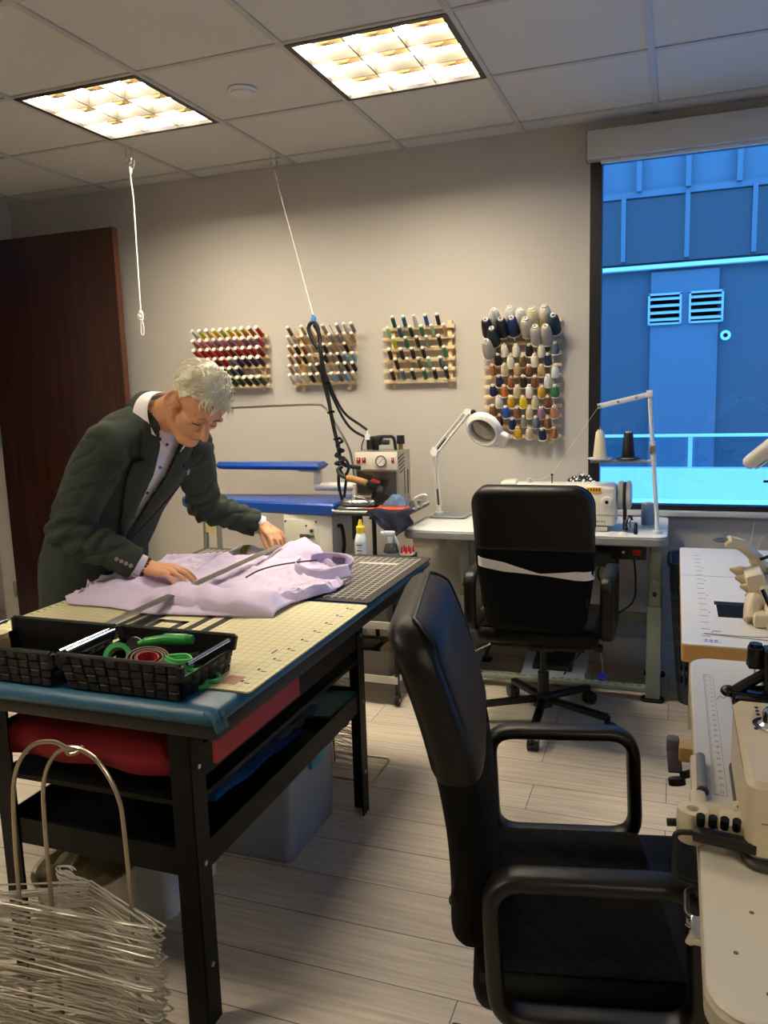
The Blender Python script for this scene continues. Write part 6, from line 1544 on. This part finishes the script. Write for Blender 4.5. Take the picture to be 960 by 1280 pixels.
def vw(t):       # half width of the opening
    if t >= TB: k = min(1, (t - TB) / (6.3 - TB)); return .004 + .044 * k ** .9
    return .004 + .055 * ((TB - t) / TB) ** 1.6
def surf(t, l, off=.004):
    c, w_, d_ = spine(t); tan, lat, fr = frame(t)
    if t < 1: lat = LAT; fr = FWD; 
    h = jbv.ray_cast(c + lat * l + fr * .4, -fr, .6)
    return (h[0] + h[1] * off) if h[0] else c + lat * l + fr * d_
kept = MB(); kept.v = jf.v
def tl(p):
    best = min(range(0, 81), key=lambda k: abs((p - spine(k / 10)[0]).dot(frame(k / 10)[0])) + .15 * (p - spine(k / 10)[0]).length)
    t = best / 10; c = spine(t)[0]; tan, lat, fr = frame(t); return t, (p - c).dot(lat), (p - c).dot(fr)
for f in jf.f:
    c = sum((jf.v[i] for i in f), Vector()) / len(f)
    t, l, fr = tl(c)
    if fr > .02 and abs(l) < vw(t) and t > .05: continue
    if t > 7.6: continue
    kept.f.append(f); kept.mi.append(0)
jo = part('blazer', kept, JK, man, True, ang=180, fix=False)
mod = jo.modifiers.new('thick', 'SOLIDIFY'); mod.thickness = .004; mod.offset = -1
def lapel(sg):
    n_ = 30
    def fn(u, v):
        t = TB + .05 + (6.55 - TB) * u
        wi = vw(t) - .006; full = .088 * min(1, u / .55) ** .8
        if u > .74: full *= .80
        if .68 < u < .78: full *= 1 - .5 * (1 - abs(u - .73) / .05)
        return surf(t, sg * (wi + full * v), .009 + .006 * math.sin(PI * min(1, v * 1.05)) + .002 * u)
    return MB().sheet(fn, 60, 8, .004 * -sg)
JKD = M('#131813', .95)
def lap_edge(sg):
    out = []
    for k in range(49):
        u = k / 48; t = TB + .05 + (6.55 - TB) * u; wi = vw(t) - .006; full = .088 * min(1, u / .55) ** .8
        if u > .74: full *= .80
        if .68 < u < .78: full *= 1 - .5 * (1 - abs(u - .73) / .05)
        out.append(surf(t, sg * (wi + full), .010))
    return out
for sg in (1, -1):
    part('lapel', lapel(sg), JK, jo, True, ang=80); part('lapel_edge', MB().tube(lap_edge(sg), .0032, 6), JKD, jo, True, ang=180)
def jcol(u, v):
    a = R(-112 + 224 * u); k = abs(u - .5) * 2
    p = neck_pt(a, .078 + .024 * v, .020 - .042 * v - .03 * k ** 2); return p
part('blazer_collar', MB().sheet(jcol, 40, 6, -.004), JK, jo, True, ang=80)
# facing edges below the button
for sg in (1, -1): part('front_edge', MB().tube([surf(.15 + (TB - .15) * k / 12, sg * vw(.15 + (TB - .15) * k / 12), .001) for k in range(13)], .004, 8), JK, jo, True, ang=180)
BT = M('#1a1712', .3)
bt_ = MB(); p = surf(TB + .05, -.012, .006); tan, lat, fr = frame(TB); bt_.cyl(p, p + fr * .004, .010, n=16); part('button', bt_, BT, jo, True)
dR_ = (WRR - ELR).normalized()
for k in range(4):
    base = WRR - dR_ * (.030 + .016 * k); out_ = V3(.10, -1, .25); out_ = (out_ - dR_ * out_.dot(dR_)).normalized()
    h = jbv.ray_cast(base + out_ * .2, -out_, .3); q = h[0] if h[0] else base + out_ * .05
    part('cuff_button', MB().cyl(q - out_ * .001, q + out_ * .004, .0065, n=14), M('#8d8676', .35), jo, True)
wp = MB()
for sg in (-1, 1): wp.box(surf(5.1, .125 + sg * .007, .004), (.012, .012, .020), rot=(0, R(30), YAW))
part('pocket_square', wp, M('#8e97a0', .5), jo, True)
for k in range(4): 
    t = 6.2 - k * .95; c, w_, d_ = spine(t); tan, lat, fr = frame(t); q = c + fr * (d_ - .0085); part('shirt_button', MB().cyl(q, q + fr * .003, .0055, n=12), M('#3a3440', .4), shp_, True)
tr = MB()
for s_ in (1, -1):
    h0 = V3(-1.975, 2.27, .86) + LAT * (s_ * .092); k0 = V3(-1.975, 2.27, .47) + LAT * (s_ * .10) + FWD * .01; a0 = V3(-2.02, 2.27, .10) + LAT * (s_ * .11)
    chain(tr, [h0, k0], [.094, .078]); tr.cyl(k0, a0, .080, .066, 18)
tr.ball((-1.965, 2.27, .88), (.115, .18, .12), 20, 12)
tf_ = fuse(tr, .009, 5, 'tr'); part('trousers', tf_, mat('dark_trousers', '#15161a', .85, bump=.2), man, True, ang=180, fix=False)
for s_ in (1, -1):
    a0 = V3(-2.02, 2.27, .0) + LAT * (s_ * .11); b = MB(); chain(b, [a0 + FWD * -.04 + V3(0, 0, .045), a0 + FWD * .07 + V3(0, 0, .045), a0 + FWD * .16 + V3(0, 0, .034)], [.045, .044, .034]); b = fuse(b, .008, 3, 'sh')
    b.v = [V3(v.x, v.y, max(.0, v.z)) for v in b.v]; part('shoe', b, M('#1c120c', .3), man, True, ang=180, fix=False)
# bead bracelet
bb = MB(); c = WRR + dR_ * .014; up_ = V3(0, 0, 1); s1 = dR_.cross(up_).normalized(); s2 = s1.cross(dR_)
for k in range(18): a = 2 * PI * k / 18; bb.ball(c + s1 * (.033 * math.cos(a)) + s2 * (.030 * math.sin(a)), .0055, 10, 7)
part('bracelet', bb, M('#2a1613', .3), man, True, ang=180, label='dark bead bracelet')
# ================================================================ lilac shirt on the table
LIL = mat('lilac_cotton', '#d0c2de', .7, bump=.35, bscale=22)
def lerp(tab, x):
    for i in range(len(tab) - 1):
        if x <= tab[i + 1][0]: f = (x - tab[i][0]) / (tab[i + 1][0] - tab[i][0]); return tab[i][1] * (1 - f) + tab[i + 1][1] * f
    return tab[-1][1]
NEAR = [(-1.84, 1.985), (-1.76, 1.905), (-1.60, 1.905), (-1.46, 1.87), (-1.33, 1.885), (-1.22, 1.90), (-1.12, 1.925), (-1.06, 2.08), (-1.00, 2.25)]
FARR = [(-1.84, 2.33), (-1.76, 2.52), (-1.60, 2.60), (-1.46, 2.66), (-1.33, 2.68), (-1.22, 2.62), (-1.12, 2.52), (-1.06, 2.42), (-1.00, 2.32)]
RX_ = -1.405
def shirt_h(x, y, v):
    e = min(v, 1 - v); edge = min(1, e / .11) ** .8
    h = .006 + .014 * edge
    h += .020 * edge * (noise.noise(V3(x * 7, y * 5, 2)) + .3) + .016 * edge * max(0, 1 - abs(noise.noise(V3(x * 5 + y * 3, y * 7 - x * 3, 5))) * 7) ** 2 + .010 * edge * max(0, 1 - abs(noise.noise(V3(x * 11 - y * 4, y * 12, 8))) * 6) ** 2
    h += .007 * edge * max(0, math.sin((x * .8 + y) * 42 + 2 * noise.noise(V3(x * 5, y * 5, 0)))) * (1 if x > -1.36 else .5)
    d = abs(x - RX_)
    h = h * min(1, .55 + d / .09) if v < .95 else h       # pressed down along the ruler
    return max(.003, h)
def shirt_fn(u, v):
    x = -1.84 + .84 * u; y0, y1 = lerp(NEAR, x), lerp(FARR, x); y = y0 + (y1 - y0) * v
    x2 = x + .02 * math.sin(v * 9) * (1 if u < .05 else 0)
    return (x2, y, .801 + shirt_h(x, y, v) * (1 if .02 < u < .985 else .4))
ls = thing('lilac_shirt', 'lilac dress shirt spread on the cutting table under the man\'s hands', 'shirt', (-1.40, 2.25, .799))
sb_ = part('shirt_body', MB().sheet(shirt_fn, 90, 80, .004), LIL, ls, True, ang=180)
# sleeve / flap folded towards the near hem
def slv(u, v):
    x = -1.52 + .46 * u; y = 1.90 + .17 * v + .03 * u
    h = .022 + .040 * math.sin(PI * v) ** .6 * (.55 + .45 * math.sin(PI * min(1, u * 1.1)) ** .5) + .008 * noise.noise(V3(x * 14, y * 12, 9)) + .004 * math.sin(x * 60 + y * 40)
    return (x, y + .012 * math.sin(u * 7), .80 + h * (min(1, min(v, 1 - v) / .08) ** .5) * min(1, .35 + min(u, 1 - u) * 8))
part('sleeve', MB().sheet(slv, 60, 26, .003), LIL, ls, True, ang=180)
# collar stand standing up as an open ring near the right end, with its leaf
CC = V3(-1.115, 2.40, .815)
def cst(u, v):
    a = R(150 - 330 * u); r1, r2 = .115, .070
    k = .5 + .5 * math.cos(a)
    return V3(CC.x + r1 * math.cos(a) * .78 + .012 * v, CC.y + r1 * math.sin(a) * 1.05, CC.z + .010 + (.035 + .012 * (1 - k)) * v)
part('collar_stand', MB().sheet(cst, 48, 5, .003), M('#c3b3d6', .7), ls, True, ang=180)
def clf(u, v):
    a = R(-10 - 165 * u)
    k = .5 + .5 * math.cos(a)
    return V3(CC.x + (.093 + .016 * v) * math.cos(a) + .012, CC.y + (.124 + .016 * v) * math.sin(a), CC.z + .047 + .012 * (1 - k) - .044 * v + .004 * math.sin(u * 12))
part('collar_leaf', MB().sheet(clf, 48, 6, .003), LIL, ls, True, ang=180)
# placket corner lifted by the far hand
A_, B_, C_, D_ = V3(-1.42, 2.70, .835), V3(-1.30, 2.66, .912), V3(-1.24, 2.60, .900), V3(-1.13, 2.50, .835)
def flp(u, v):
    p = A_ * (1 - u) ** 3 + B_ * 3 * u * (1 - u) ** 2 + C_ * 3 * u * u * (1 - u) + D_ * u ** 3
    q = V3(-1.42 + .33 * u, 2.52 - .03 * u, .822)
    r = p * (1 - v) + q * v; r.z += .018 * math.sin(PI * v) * math.sin(PI * u) + .005 * math.sin(u * 18 + v * 6); return r
part('placket', MB().sheet(flp, 30, 16, .003), LIL, ls, True, ang=180)
pl_ = MB().tube(bez([(-1.29, 2.19, .846), (-1.275, 2.25, .856), (-1.235, 2.30, .864), (-1.17, 2.34, .870), (-1.12, 2.37, .872)], 6), .0028, 6); part('piping', pl_, M('#2d2436', .6), sb_, True)
part('button', MB().cyl((-1.18, 2.335, .845), (-1.18, 2.331, .848), .006, n=12), M('#3a3046', .4), sb_, True)
lbl = MB().box((-1.10, 2.505, .845), (.05, .004, .018), rot=(R(-20), 0, R(-10))); part('neck_label', lbl, M('#4a3358', .6), ls, True)

# small metal frame seen behind the man's waist
mf = thing('metal_stand', 'small grey metal stand standing behind the man beside the ironing table', 'stand', (-2.13, 3.30, 0))
for dx in (-.05, .05): part('upright', MB().bar((dx, 0, 0), (dx * .7, .03, .93), .026, .018, bev=.003), M('#8d8a80', .35, .6), mf)
for z in (.30, .60, .90): part('crossbar', MB().box((0, .03 * z / .93, z), (.085, .02, .022), bev=.003), M('#8d8a80', .35, .6), mf)
part('label_plate', MB().box((0, .008, .80), (.05, .004, .07)), M('#c9b878', .5), mf)
